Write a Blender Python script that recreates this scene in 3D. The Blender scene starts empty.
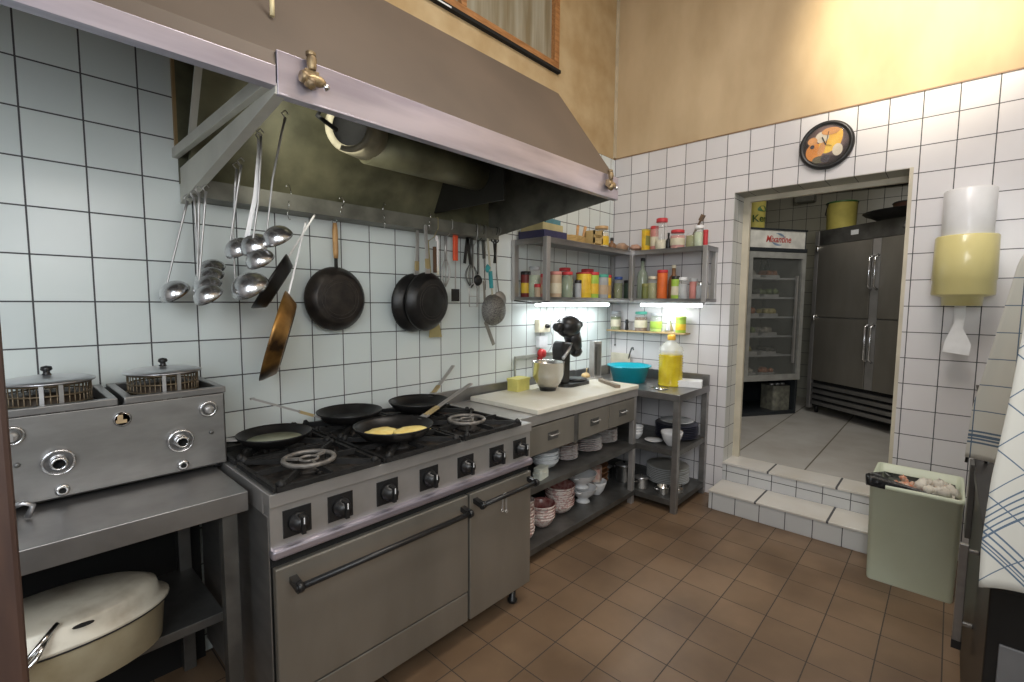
import bpy, math, random
from mathutils import Matrix, Vector
random.seed(7)
PI = math.pi
SC = bpy.context.scene
COL = SC.collection

# ------------------------------------------------------------------ materials
def nodes(name):
    m = bpy.data.materials.new(name); m.use_nodes = True
    nt = m.node_tree
    return m, nt, nt.nodes['Principled BSDF']

def P(name, col, rough=.5, metal=0., var=.12, scale=12., bump=0., bscale=60., stretch=None, col2=None, emit=0., alpha=1., spec=None, coat=0., lo=.35, hi=.65, trans=0.):
    """procedural surface: noise-varied colour and roughness in object space"""
    m, nt, b = nodes(name)
    N = nt.nodes; L = nt.links
    tc = N.new('ShaderNodeTexCoord')
    mp = N.new('ShaderNodeMapping'); L.new(tc.outputs['Object'], mp.inputs[0])
    if stretch: mp.inputs['Scale'].default_value = stretch
    nz = N.new('ShaderNodeTexNoise'); nz.inputs['Scale'].default_value = scale; nz.inputs['Detail'].default_value = 4
    L.new(mp.outputs[0], nz.inputs['Vector'])
    rp = N.new('ShaderNodeValToRGB'); L.new(nz.outputs[0], rp.inputs[0])
    rp.color_ramp.elements[0].position = lo; rp.color_ramp.elements[1].position = hi
    c2 = col2 if col2 else tuple(max(0, c*(1-var*2)) for c in col)
    rp.color_ramp.elements[0].color = (*c2, 1); rp.color_ramp.elements[1].color = (*col, 1)
    L.new(rp.outputs[0], b.inputs['Base Color'])
    b.inputs['Roughness'].default_value = rough; b.inputs['Metallic'].default_value = metal
    if spec is not None: b.inputs['Specular IOR Level'].default_value = spec
    if coat: b.inputs['Coat Weight'].default_value = coat
    if trans: b.inputs['Transmission Weight'].default_value = trans
    if bump:
        nb = N.new('ShaderNodeTexNoise'); nb.inputs['Scale'].default_value = bscale; nb.inputs['Detail'].default_value = 3
        L.new(mp.outputs[0], nb.inputs['Vector'])
        bp_ = N.new('ShaderNodeBump'); bp_.inputs['Strength'].default_value = bump; bp_.inputs['Distance'].default_value = .004
        L.new(nb.outputs[0], bp_.inputs['Height']); L.new(bp_.outputs[0], b.inputs['Normal'])
    if emit:
        L.new(rp.outputs[0], b.inputs['Emission Color']); b.inputs['Emission Strength'].default_value = emit
    if alpha < 1: b.inputs['Alpha'].default_value = alpha
    return m

def GLASS(name, tint=(.9, .95, .93), alpha=.28, rough=.06):
    return P(name, tint, rough, 0, .02, 5, alpha=alpha, coat=.5)

def math_node(nt, op, a, b=None, c=None):
    n = nt.nodes.new('ShaderNodeMath'); n.operation = op
    for i, v in enumerate((a, b, c)):
        if v is None: continue
        if isinstance(v, (int, float)): n.inputs[i].default_value = v
        else: nt.links.new(v, n.inputs[i])
    return n.outputs[0]

def TILES(name, axes, T, offs, groove, tilecol, tilecol2, grout, rough=.25, blotch=None, bs=1.3, bumpd=.0015, plaster_z=None):
    """square ceramic tiles in world metres on the two given axes ('X','Y','Z')"""
    m, nt, b = nodes(name); N = nt.nodes; L = nt.links
    g = N.new('ShaderNodeNewGeometry'); sp = N.new('ShaderNodeSeparateXYZ'); L.new(g.outputs['Position'], sp.inputs[0])
    masks = []; cells = []
    for a, o, t in zip(axes, offs, T):
        u = math_node(nt, 'DIVIDE', math_node(nt, 'SUBTRACT', sp.outputs[a], o), t)
        fr = math_node(nt, 'FRACT', u); cells.append(math_node(nt, 'FLOOR', u))
        d = math_node(nt, 'ABSOLUTE', math_node(nt, 'SUBTRACT', fr, .5))
        masks.append(math_node(nt, 'GREATER_THAN', d, .5-groove/2/t))
    gm = math_node(nt, 'MAXIMUM', masks[0], masks[1])
    cb = N.new('ShaderNodeCombineXYZ'); L.new(cells[0], cb.inputs[0]); L.new(cells[1], cb.inputs[1])
    wn = N.new('ShaderNodeTexWhiteNoise'); wn.noise_dimensions = '2D'; L.new(cb.outputs[0], wn.inputs['Vector'])
    mx = N.new('ShaderNodeMix'); mx.data_type = 'RGBA'; L.new(wn.outputs['Value'], mx.inputs[0])
    mx.inputs['A'].default_value = (*tilecol, 1); mx.inputs['B'].default_value = (*tilecol2, 1)
    nz = N.new('ShaderNodeTexNoise'); nz.inputs['Scale'].default_value = bs; nz.inputs['Detail'].default_value = 6
    L.new(g.outputs['Position'], nz.inputs['Vector'])
    rp = N.new('ShaderNodeValToRGB'); L.new(nz.outputs[0], rp.inputs[0]); rp.color_ramp.elements[0].position = .35; rp.color_ramp.elements[1].position = .65
    bl = blotch or (.9, .9, .88)
    rp.color_ramp.elements[0].color = (*bl, 1); rp.color_ramp.elements[1].color = (1, 1, 1, 1)
    mu = N.new('ShaderNodeMix'); mu.data_type = 'RGBA'; mu.blend_type = 'MULTIPLY'; mu.inputs[0].default_value = 1
    L.new(mx.outputs['Result'], mu.inputs['A']); L.new(rp.outputs[0], mu.inputs['B'])
    fm = N.new('ShaderNodeMix'); fm.data_type = 'RGBA'; L.new(gm, fm.inputs[0]); L.new(mu.outputs['Result'], fm.inputs['A']); fm.inputs['B'].default_value = (*grout, 1)
    L.new(fm.outputs['Result'], b.inputs['Base Color'])
    rr = math_node(nt, 'MULTIPLY_ADD', gm, .8-rough, rough); L.new(rr, b.inputs['Roughness'])
    bp_ = N.new('ShaderNodeBump'); bp_.inputs['Distance'].default_value = bumpd; bp_.inputs['Strength'].default_value = .6
    n2 = N.new('ShaderNodeTexNoise'); n2.inputs['Scale'].default_value = 9; L.new(g.outputs['Position'], n2.inputs['Vector'])
    hh = math_node(nt, 'SUBTRACT', math_node(nt, 'MULTIPLY', n2.outputs[0], .6), gm)
    L.new(hh, bp_.inputs['Height']); L.new(bp_.outputs[0], b.inputs['Normal'])
    return m

GR = (.075, .075, .08)
M = {}
M['tile_left'] = TILES('tile_left', 'XZ', (.15, .15), (-3.5003, .07), .0048, (.76, .81, .80), (.70, .75, .75), GR, .22, (.93, .95, .94))
M['tile_back'] = TILES('tile_back', 'YZ', (.1504, .15), (-.0122, .07), .0048, (.72, .71, .73), (.65, .64, .66), GR, .22, (.92, .90, .89))
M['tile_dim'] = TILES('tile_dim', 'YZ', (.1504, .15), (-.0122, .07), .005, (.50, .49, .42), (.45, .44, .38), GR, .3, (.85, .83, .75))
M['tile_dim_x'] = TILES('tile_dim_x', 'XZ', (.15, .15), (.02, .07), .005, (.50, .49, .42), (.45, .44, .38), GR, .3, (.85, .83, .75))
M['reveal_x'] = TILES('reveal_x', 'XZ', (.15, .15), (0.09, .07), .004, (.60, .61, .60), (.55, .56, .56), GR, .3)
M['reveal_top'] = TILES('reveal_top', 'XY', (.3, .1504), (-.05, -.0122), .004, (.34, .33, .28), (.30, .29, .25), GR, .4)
M['floor'] = TILES('floor_terracotta', 'XY', (.2, .2), (-1.657, -.81), .0045, (.225, .148, .090), (.180, .117, .070), (.05, .04, .032), .40, (.60, .58, .57), 2.2)
M['floor_back'] = TILES('floor_pale', 'XY', (3.0, .4785), (-.3, -.98), .009, (.50, .485, .46), (.46, .45, .43), (.10, .085, .06), .25, (.82, .80, .77), 2.5)
M['riser'] = TILES('riser_tile', 'YZ', (.1504, .4), (-.0122-.09, -.2), .005, (.62, .63, .64), (.56, .57, .59), GR, .25)
M['tread'] = TILES('tread_tile', 'XY', (3., .40), (-1., -1.28), .012, (.66, .64, .60), (.62, .60, .57), GR, .3, (.88, .86, .82), 3)
M['plaster'] = P('plaster_ochre', (.56, .43, .27), .8, 0, 0, 3.2, bump=.25, bscale=40, col2=(.45, .335, .20), stretch=(1, 1, .45))
M['plaster_old'] = P('plaster_stained', (.50, .38, .22), .85, 0, 0, 5, bump=.3, bscale=30, col2=(.40, .28, .14))
M['ceiling'] = P('ceiling_paint', (.55, .48, .36), .9, 0, .05, 2)
M['steel'] = P('brushed_steel', (.34, .335, .33), .38, .8, .08, 9, bump=.04, bscale=90, stretch=(1, 1, 3), col2=(.285, .28, .275))
M['steel_h'] = P('brushed_steel_flat', (.33, .325, .325), .34, .85, .08, 6, bump=.04, bscale=80, col2=(.24, .235, .235))
M['steel_lt'] = P('pale_steel', (.52, .505, .50), .38, .7, .06, 6, bump=.04, bscale=70, col2=(.42, .41, .40))
M['steel_lip'] = P('lip_steel', (.54, .50, .57), .33, .75, .08, 5, stretch=(.4, 3, 3), col2=(.36, .33, .40))
M['steel_dk'] = P('dark_steel', (.19, .19, .185), .45, .8, .15, 8, col2=(.12, .12, .115))
M['chrome'] = P('chrome', (.78, .78, .79), .16, 1, .05, 6)
M['alum'] = P('aluminium', (.62, .62, .64), .3, .9, .1, 14)
M['door_steel'] = P('oven_door_steel', (.33, .31, .275), .42, .7, .1, 4, bump=.05, bscale=120, stretch=(1, 1, .3), col2=(.26, .245, .215))
M['roof'] = P('hood_paint', (.130, .098, .075), .5, .25, .07, 2.5, col2=(.105, .080, .062))
M['hood_in'] = P('hood_grease', (.21, .20, .12), .5, .2, .2, 6, col2=(.09, .088, .052))
M['hood_dark'] = P('hood_black', (.018, .017, .014), .55, .2, .2, 6)
M['hood_side'] = P('hood_side', (.62, .61, .55), .5, .4, .1, 6, col2=(.52, .51, .46))
M['gutter'] = P('gutter_metal', (.22, .215, .18), .5, .4, .2, 8, col2=(.11, .108, .09))
M['brass'] = P('grimy_brass', (.42, .31, .17), .45, .7, .2, 40, col2=(.18, .13, .08))
M['wood'] = P('wood_handle', (.62, .36, .15), .55, 0, .1, 20, stretch=(1, 1, 8), col2=(.42, .23, .09))
M['wood_dark'] = P('dark_post_wood', (.055, .026, .016), .5, 0, .1, 8, stretch=(8, 8, 1), col2=(.03, .014, .01))
M['wood_frame'] = P('orange_frame_wood', (.42, .20, .075), .5, 0, .1, 12, stretch=(1, 6, 6), col2=(.27, .12, .04))
M['board_wood'] = P('shelf_wood', (.42, .30, .14), .6, 0, .1, 12, stretch=(8, 1, 8))
M['iron'] = P('cast_iron', (.022, .021, .021), .6, .3, .2, 30, bump=.6, bscale=90, col2=(.010, .010, .010))
M['iron_rust'] = P('burner_grime', (.05, .042, .036), .6, .3, .3, 40, bump=.7, bscale=80, col2=(.012, .011, .011))
M['pan_black'] = P('pan_black', (.022, .021, .021), .38, .3, .2, 18, bump=.15, bscale=60, col2=(.012, .011, .011))
M['pan_back'] = P('pan_scorched', (.045, .036, .030), .42, .4, .2, 16, bump=.2, bscale=50, col2=(.018, .015, .014))
M['copper'] = P('heat_tinted_pan', (.50, .26, .07), .36, .7, 0, 7, col2=(.05, .028, .015), lo=.38, hi=.60)
M['ring'] = P('pale_iron_ring', (.28, .26, .24), .5, .5, .2, 30, bump=.3, col2=(.13, .12, .11))
M['black'] = P('black_plastic', (.015, .015, .016), .35, 0, .1, 20)
M['black_matte'] = P('black_matte', (.012, .012, .012), .7, 0, .1, 20)
M['gap'] = P('dark_gap', (.008, .008, .008), .9, 0, .1, 5)  # near-black stands for shade in slots and openings; also the enamel chip
M['egg'] = P('omelette', (.85, .72, .28), .6, 0, 0, 30, bump=.5, bscale=50, col2=(.78, .58, .18))
M['sauce'] = P('pale_sauce', (.42, .45, .33), .25, 0, .1, 12)
M['white'] = P('white_ceramic', (.72, .73, .75), .22, 0, .03, 10)
M['white_bowl'] = P('white_dish', (.66, .69, .72), .25, 0, .03, 10)
M['pinkrim'] = P('pink_pattern_rim', (.70, .62, .58), .3, 0, .1, 60, col2=(.48, .30, .28), lo=.42, hi=.50)
M['maroon'] = P('maroon_glaze', (.20, .05, .05), .25, 0, .2, 30, col2=(.35, .20, .18))
M['darkplate'] = P('dark_blue_plate', (.045, .048, .075), .3, 0, .1, 20)
M['greyplate'] = P('grey_plate', (.42, .41, .38), .35, 0, .08, 10)
M['terracotta'] = P('terracotta_dish', (.26, .12, .055), .5, 0, .15, 12)
M['marble'] = P('chopping_board', (.74, .72, .64), .38, 0, 0, 5, col2=(.66, .62, .50))
M['cyan'] = P('cyan_plastic', (.01, .34, .44), .3, 0, .05, 8)
M['yellow_tub'] = P('yellow_tub', (.74, .68, .20), .4, 0, .08, 14)
M['oil'] = P('oil_yellow', (.86, .72, .05), .12, 0, 0, 6, alpha=.93, col2=(.60, .44, .02), coat=.6, emit=.02)  # faint emission makes the oil glow by itself
M['oilclear'] = GLASS('clear_plastic', (.85, .88, .86), .35)
M['oil_cap'] = P('orange_cap', (.90, .50, .05), .4, 0, .05)
M['paper'] = P('paper_white', (.80, .81, .83), .7, 0, .04, 20, bump=.2)
M['enamel'] = P('cream_enamel', (.60, .54, .38), .35, 0, 0, 7, bump=.1, col2=(.40, .33, .20), coat=.3)
M['enamel_lid'] = P('worn_enamel_lid', (.58, .54, .45), .35, .1, 0, 9, col2=(.36, .31, .24), lo=.30, hi=.52)
M['bin'] = P('pale_green_plastic', (.62, .68, .54), .42, 0, .05, 4, col2=(.57, .62, .48))
M['bag'] = P('black_bag', (.010, .010, .011), .28, 0, .1, 20, bump=1, bscale=40)
M['trash_red'] = P('food_scraps', (.62, .22, .12), .6, 0, 0, 45, bump=.8, col2=(.70, .60, .48))
M['trash_white'] = P('crumpled_paper', (.72, .68, .60), .7, 0, .1, 20, bump=.8)
M['disp_white'] = P('dispenser_white', (.76, .77, .80), .3, 0, .03)
M['disp_yellow'] = P('dispenser_yellow', (.74, .66, .30), .3, 0, .05, 4, coat=.4)
M['cream_trim'] = P('cream_trim', (.58, .53, .42), .5, 0, .08, 6)
M['fridge_dark'] = P('fridge_dark', (.025, .03, .035), .5, .1, .1)
M['fridge_in'] = P('fridge_liner', (.24, .24, .21), .5, 0, .06)
M['header_white'] = P('lit_header', (.62, .60, .54), .4, 0, .04)
M['logo_red'] = P('logo_red', (.55, .05, .04), .4)
M['logo_blue'] = P('logo_blue', (.25, .33, .45), .4)
M['tin_yellow'] = P('tin_yellow', (.62, .54, .14), .38, .1, .08, 10)
M['tin_green'] = P('tin_green', (.05, .14, .04), .4)
M['glass'] = GLASS('jar_glass', (.9, .95, .93), .14)
M['glass_dark'] = GLASS('door_glass', (.18, .19, .18), .22, .08)
M['glass_bottle'] = GLASS('bottle_glass', (.30, .36, .28), .6)
M['black_bench'] = P('black_bench_paint', (.010, .010, .010), .4, .2, .2, 6)
M['grey_panel'] = P('grey_bench_panel', (.16, .16, .165), .5, .3, .1, 6)
M['window_pane'] = P('dusty_pane', (.36, .34, .27), .35, 0, 0, 3, stretch=(6, 1, .4), col2=(.22, .18, .11), alpha=.96)
M['bowl_steel'] = P('mixing_bowl_steel', (.66, .65, .62), .22, .95, .08, 8)
M['orange'] = P('orange_handle', (.85, .10, .03), .4)
M['teal_grip'] = P('teal_grip', (.05, .38, .42), .4)
M['redp'] = P('red_plastic', (.55, .035, .035), .38)
M['cardb'] = P('cardboard', (.52, .38, .22), .8, 0, .1, 30)
def C(name, col, **k):
    if name not in M: M[name] = P(name, col, **k)
    return M[name]
M['ladle_steel'] = P('ladle_steel', (.70, .70, .71), .24, .95, .08, 12)
# ------------------------------------------------------------------ mesh builder
class MB:
    def __init__(s): s.v = []; s.f = []; s.m = []; s.s = []
    def add(s, vs, fs, mat=0, smooth=False, T=None):
        o = len(s.v)
        for p in vs:
            p = Vector(p)
            if T is not None: p = T @ p
            s.v.append(tuple(p))
        for f in fs: s.f.append(tuple(i+o for i in f)); s.m.append(mat); s.s.append(smooth)
        return s
    def box(s, x0, x1, y0, y1, z0, z1, mat=0, T=None):
        vs = [(x, y, z) for x in (x0, x1) for y in (y0, y1) for z in (z0, z1)]
        return s.add(vs, [(0,1,3,2),(4,6,7,5),(0,4,5,1),(2,3,7,6),(0,2,6,4),(1,5,7,3)], mat, False, T)
    def bar(s, a, b, w, h, mat=0, up=(0,0,1)):
        a = Vector(a); b = Vector(b); d = (b-a); L = d.length; d.normalize(); u = Vector(up)
        if abs(d.dot(u)) > .98: u = Vector((1,0,0))
        r = d.cross(u).normalized(); u = r.cross(d).normalized()
        T = Matrix.Translation(a) @ Matrix((d, r, u)).transposed().to_4x4()
        return s.box(0, L, -w/2, w/2, -h/2, h/2, mat, T)
    def lathe(s, prof, seg=24, c=(0,0,0), mat=0, axis='z', T=None, smooth=True, sx=1., sy=1., mats=None, cap=True):
        vs = []; fs = []
        n = len(prof)
        for (r, z) in prof:
            for k in range(seg):
                a = 2*PI*k/seg; vs.append((r*math.cos(a)*sx, r*math.sin(a)*sy, z))
        R = {'z': Matrix.Identity(4), 'x': Matrix.Rotation(PI/2, 4, 'Y'), 'y': Matrix.Rotation(PI/2, 4, 'X')}[axis]
        TT = Matrix.Translation(c) @ R
        if T is not None: TT = T @ TT
        o = len(s.v)
        for p in vs: s.v.append(tuple(TT @ Vector(p)))
        for i in range(n-1):
            for k in range(seg):
                k2 = (k+1) % seg
                s.f.append((o+i*seg+k, o+i*seg+k2, o+(i+1)*seg+k2, o+(i+1)*seg+k)); s.m.append(mats[i] if mats else mat); s.s.append(smooth)
        if cap and prof[0][0] > 1e-6: s.f.append(tuple(o+k for k in range(seg))[::-1]); s.m.append(mats[0] if mats else mat); s.s.append(False)
        if cap and prof[-1][0] > 1e-6: s.f.append(tuple(o+(n-1)*seg+k for k in range(seg))); s.m.append(mats[-1] if mats else mat); s.s.append(False)
        return s
    def cyl(s, c, r, h, seg=20, mat=0, axis='z', r2=None, T=None, sx=1, sy=1):
        r2 = r if r2 is None else r2
        o = len(s.f); s.lathe([(r, 0), (r2, h)], seg, c, mat, axis, T, True, sx, sy); return s
    def tube(s, pts, r, seg=8, mat=0, closed=False, radii=None):
        pts = [Vector(p) for p in pts]; n = len(pts); rings = []; o = len(s.v)
        prev = None
        for i, p in enumerate(pts):
            if closed: d = pts[(i+1) % n]-pts[i-1]
            else: d = pts[min(i+1, n-1)]-pts[max(i-1, 0)]
            if d.length < 1e-9: d = Vector((0,0,1))
            d.normalize()
            if prev is None:
                u = Vector((0,0,1)) if abs(d.z) < .9 else Vector((1,0,0))
            else: u = prev
            x = d.cross(u)
            if x.length < 1e-6: x = d.cross(Vector((0,1,.3)))
            x.normalize(); y = x.cross(d).normalized(); prev = y
            rr = radii[i] if radii else r
            for k in range(seg):
                a = 2*PI*k/seg; s.v.append(tuple(p+x*rr*math.cos(a)+y*rr*math.sin(a)))
        m_ = n if closed else n-1
        for i in range(m_):
            j = (i+1) % n
            for k in range(seg):
                k2 = (k+1) % seg
                s.f.append((o+i*seg+k, o+i*seg+k2, o+j*seg+k2, o+j*seg+k)); s.m.append(mat); s.s.append(True)
        if not closed:
            s.f.append(tuple(o+k for k in range(seg))[::-1]); s.m.append(mat); s.s.append(False)
            s.f.append(tuple(o+(n-1)*seg+k for k in range(seg))); s.m.append(mat); s.s.append(False)
        return s
    def torus(s, c, R, r, seg=28, rs=8, mat=0, axis='z', T=None):
        pts = []
        for k in range(seg):
            a = 2*PI*k/seg; p = Vector((R*math.cos(a), R*math.sin(a), 0))
            if axis == 'x': p = Vector((0, p.x, p.y))
            if axis == 'y': p = Vector((p.x, 0, p.y))
            p = p+Vector(c)
            if T is not None: p = T @ p
            pts.append(p)
        return s.tube(pts, r, rs, mat, True)
    def prism(s, poly, axis, a, b, mat=0, T=None):
        """extrude a polygon. axis x: poly=(y,z); y: (x,z); z: (x,y)"""
        n = len(poly)
        def pt(p, t): return {'x': (t, p[0], p[1]), 'y': (p[0], t, p[1]), 'z': (p[0], p[1], t)}[axis]
        vs = [pt(p, a) for p in poly]+[pt(p, b) for p in poly]
        fs = [tuple(range(n))[::-1], tuple(range(n, 2*n))]+[(i, (i+1) % n, (i+1) % n+n, i+n) for i in range(n)]
        return s.add(vs, fs, mat, False, T)
    def rbox(s, x0, x1, y0, y1, z0, z1, r, mat=0, T=None, taper=1., n=5):
        """box with rounded vertical corners"""
        poly = []
        for cx, cy, a0 in ((x1-r, y1-r, 0), (x0+r, y1-r, PI/2), (x0+r, y0+r, PI), (x1-r, y0+r, 1.5*PI)):
            for k in range(n+1):
                a = a0+PI/2*k/n; poly.append((cx+r*math.cos(a), cy+r*math.sin(a)))
        mx, my = (x0+x1)/2, (y0+y1)/2
        N = len(poly)
        vs = [(mx+(p[0]-mx)*taper, my+(p[1]-my)*taper, z0) for p in poly]+[(p[0], p[1], z1) for p in poly]
        fs = [tuple(range(N))[::-1], tuple(range(N, 2*N))]
        s.add(vs, fs, mat, False, T)
        return s.add(vs, [(i, (i+1) % N, (i+1) % N+N, i+N) for i in range(N)], mat, True, T)
    def blob(s, c, r, seg=10, rings=7, jit=.15, mat=0, sc=(1,1,1)):
        prof = []
        o = len(s.v)
        s.lathe([(max(1e-4, math.sin(PI*i/rings))*r, -math.cos(PI*i/rings)*r) for i in range(rings+1)], seg, (0,0,0), mat)
        for i in range(o, len(s.v)):
            v = Vector(s.v[i]); k = 1+random.uniform(-jit, jit)
            s.v[i] = (c[0]+v.x*sc[0]*k, c[1]+v.y*sc[1]*k, c[2]+v.z*sc[2]*k)
        return s
    def build(s, name, mats, parent=None, world=False, bevel=0., loc=None):
        me = bpy.data.meshes.new(name)
        v = s.v
        off = Vector((0,0,0))
        if world and parent is not None: off = WL[parent.name]
        if loc is not None: off = Vector(loc)
        v = [tuple(Vector(p)-off) for p in v]
        me.from_pydata(v, [], s.f); me.validate(); 
        if not isinstance(mats, (list, tuple)): mats = [mats]
        for mm in mats: me.materials.append(M[mm] if isinstance(mm, str) else mm)
        if len(me.polygons) == len(s.f):
            me.polygons.foreach_set('material_index', s.m); me.polygons.foreach_set('use_smooth', s.s)
        me.update()
        o = bpy.data.objects.new(name, me); COL.objects.link(o)
        if parent is not None:
            o.parent = parent; WL[o.name] = off if world else Vector((0,0,0))
        if loc is not None: o.location = loc; WL[o.name] = Vector(loc)
        if bevel:
            b = o.modifiers.new('bevel', 'BEVEL'); b.width = bevel; b.segments = 2; b.limit_method = 'ANGLE'
        return o
WL = {}

def tag(o, label=None, cat=None, group=None, kind=None):
    if label: o['label'] = label
    if cat: o['category'] = cat
    if group: o['group'] = group
    if kind: o['kind'] = kind
    return o
def thing(name, label, cat, loc=(0,0,0), rz=0., group=None, kind=None):
    o = bpy.data.objects.new(name, None); COL.objects.link(o); o.empty_display_size = .05
    o.location = loc; o.rotation_euler = (0, 0, rz); WL[o.name] = Vector(loc)
    return tag(o, label, cat, group, kind)
def dup(root, loc, rz=None, label=None, group=None, scale=None):
    r = root.copy(); COL.objects.link(r); r.location = loc
    if rz is not None: r.rotation_euler = (0, 0, rz)
    if label: r['label'] = label
    if group: r['group'] = group
    if scale: r.scale = (scale,)*3 if isinstance(scale, (int, float)) else scale
    for ch in list(root.children):
        c = ch.copy(); COL.objects.link(c); c.parent = r
        for g in list(ch.children):
            d = g.copy(); COL.objects.link(d); d.parent = c
    return r
def single(name, mb, mats, label, cat, loc, rz=0., group=None, kind=None, bevel=0.):
    """a thing that is one mesh, built in local coordinates"""
    o = mb.build(name, mats, None, bevel=bevel); o.location = loc; o.rotation_euler = (0, 0, rz); WL[o.name] = Vector(loc)
    return tag(o, label, cat, group, kind)
def text_mesh(name, body, size, mat, parent, T, extrude=.0008, shear=0., width=1.):
    cu = bpy.data.curves.new(name, 'FONT'); cu.body = body; cu.size = size; cu.extrude = extrude
    cu.align_x = 'CENTER'; cu.align_y = 'CENTER'; cu.shear = shear; cu.offset = size*.012
    t = bpy.data.objects.new(name, cu); COL.objects.link(t)
    dg = bpy.context.evaluated_depsgraph_get(); me = bpy.data.meshes.new_from_object(t.evaluated_get(dg))
    bpy.data.objects.remove(t)
    me.materials.clear(); me.materials.append(M[mat])
    me.transform(T @ Matrix.Diagonal((width, 1, 1, 1)))
    o = bpy.data.objects.new(name, me); COL.objects.link(o); o.parent = parent
    return o
def struct(name, mb, mats, bevel=0.):
    o = mb.build(name, mats, None, bevel=bevel); o['kind'] = 'structure'; return o

# ------------------------------------------------------------------ camera
F_PX = 475.95
cam_d = bpy.data.cameras.new('camera'); cam = bpy.data.objects.new('camera', cam_d); COL.objects.link(cam)
cam_d.sensor_width = 36; cam_d.lens = F_PX/1024*36; cam_d.clip_start = .02; cam_d.clip_end = 60
yaw, pit, rol = .7458, -.0819, .0068
f = Vector((math.cos(pit)*math.cos(yaw), math.cos(pit)*math.sin(yaw), math.sin(pit)))
r = Vector((math.sin(yaw), -math.cos(yaw), 0)); u = r.cross(f)
r2 = r*math.cos(rol)+u*math.sin(rol); u2 = -r*math.sin(rol)+u*math.cos(rol)
cam.matrix_world = Matrix.Translation((-3.5813, -2.1566, 1.429)) @ Matrix((r2, u2, -f)).transposed().to_4x4()
SC.camera = cam

# ------------------------------------------------------------------ room shell
XR, YR, ZC = -4.9, -2.85, 3.95      # rear wall, right wall, ceiling
DY0, DY1, DZ0, DZ1 = -1.945, -.975, .265, 2.207   # doorway
struct('floor', MB().box(XR, 0, YR, 0, -.1, 0), 'floor')
struct('ceiling', MB().box(XR-.1, .22, YR-.1, .12, ZC, ZC+.1), 'ceiling')
mb = MB()   # left wall with the high window opening
wx0, wx1, wz0, wz1 = -2.55, -.79, 3.06, 3.80
mb.box(XR, 0, 0, .12, 0, 2.62, 0)
mb.box(XR, 0, 0, .12, 2.62, wz0, 1); mb.box(XR, wx0, 0, .12, wz0, wz1, 1); mb.box(wx1, 0, 0, .12, wz0, wz1, 1); mb.box(XR, 0, 0, .12, wz1, ZC, 1)
struct('wall_left', mb, ['tile_left', 'plaster_old'])
mb = MB()
mb.box(0, .22, DY1, .12, 0, 2.62, 0); mb.box(0, .22, YR-.1, DY0, 0, 2.62, 0); mb.box(0, .22, DY0, DY1, DZ1, 2.62, 0)
mb.box(0, .22, YR-.1, .12, 2.62, ZC, 1)
struct('wall_back', mb, ['tile_back', 'plaster'])
struct('wall_right', MB().box(XR, 0, YR-.1, YR, 0, 2.62, 0).box(XR, 0, YR-.1, YR, 2.62, ZC, 1), ['tile_left', 'plaster'])
struct('wall_rear', MB().box(XR-.1, XR, YR-.1, .12, 0, ZC), 'tile_back')
# reveal linings
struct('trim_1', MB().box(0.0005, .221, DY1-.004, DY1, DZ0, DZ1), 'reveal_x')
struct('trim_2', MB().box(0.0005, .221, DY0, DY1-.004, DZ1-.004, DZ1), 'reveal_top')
mb = MB().box(-.004, .19, DY0, DY0+.018, DZ0, DZ1); struct('trim_3', mb, 'cream_trim')
mb = MB().box(.195, .225, DY1-.05, DY1-.004, DZ0, DZ1-.004).box(.195, .225, DY0+.018, DY1-.05, DZ1-.04, DZ1-.004); struct('trim_4', mb, 'cream_trim')
# cream edge between tiles and plaster, pipe in the corner
struct('trim_5', MB().box(-.006, 0, YR, 0, 2.617, 2.625), C('edge_brown', (.28, .17, .09)))
struct('trim_6', MB().box(-.02, -.001, -.02, -.001, 2.63, ZC), C('corner_cream', (.60, .52, .38)))
# steps
mb = MB().box(-.27, 0, DY0-.06, DY1-.005, 0, .118, 0).box(-.276, 0, DY0-.06, DY1-.003, .118, .133, 1)
struct('step_1', mb, ['riser', 'tread'], .003)
tag(bpy.data.objects['step_1'], 'lower white tiled step in front of the doorway', 'step')
mb = MB().box(-.001, .22, DY0, DY1, .133, .25, 0).box(-.008, .22, DY0, DY1, .25, DZ0, 1)
struct('step_2', mb, ['riser', 'tread'], .002)
tag(bpy.data.objects['step_2'], 'upper white tiled step forming the doorway sill', 'step')
# back room
BX = 3.25
struct('floor_back_room', MB().box(.22, BX, -3.0, .15, .15, DZ0), 'floor_back')
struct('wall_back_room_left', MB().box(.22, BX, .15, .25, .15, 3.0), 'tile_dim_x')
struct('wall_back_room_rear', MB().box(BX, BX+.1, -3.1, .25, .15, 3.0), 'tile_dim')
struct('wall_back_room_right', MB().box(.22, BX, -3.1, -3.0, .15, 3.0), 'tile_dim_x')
struct('ceiling_back_room', MB().box(.22, BX+.1, -3.1, .25, 3.0, 3.1), 'ceiling')

# high window
w = thing('window_1', 'high wooden framed window above the extraction hood', 'window', (-1.67, .02, 3.06), kind='structure')
mb = MB()
for (a, b_) in ((wx0, wx0+.05), (wx1-.05, wx1), (-1.70, -1.66)): mb.box(a, b_, -.015, .05, wz0+.045, wz1-.05)
mb.box(wx0, wx1, -.015, .05, wz0, wz0+.045).box(wx0, wx1, -.015, .05, wz1-.05, wz1)
mb.build('window_frame', 'wood_frame', w, True, .003)
mb = MB().box(wx0+.05, -1.70, .02, .028, wz0+.045, wz1-.05).box(-1.66, wx1-.05, .02, .028, wz0+.045, wz1-.05)
mb.build('window_pane', 'window_pane', w, True)
mb = MB()
for k in range(9): mb.box(wx0+.09+k*.19, wx0+.105+k*.19, .055, .07, wz0+.02, wz1-.02)
mb.build('window_bars', C('bars', (.30, .22, .12)), w, True)
mb = MB().box(wx0, wx1, -.03, .0, wz0-.026, wz0-.006, 0)
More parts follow.
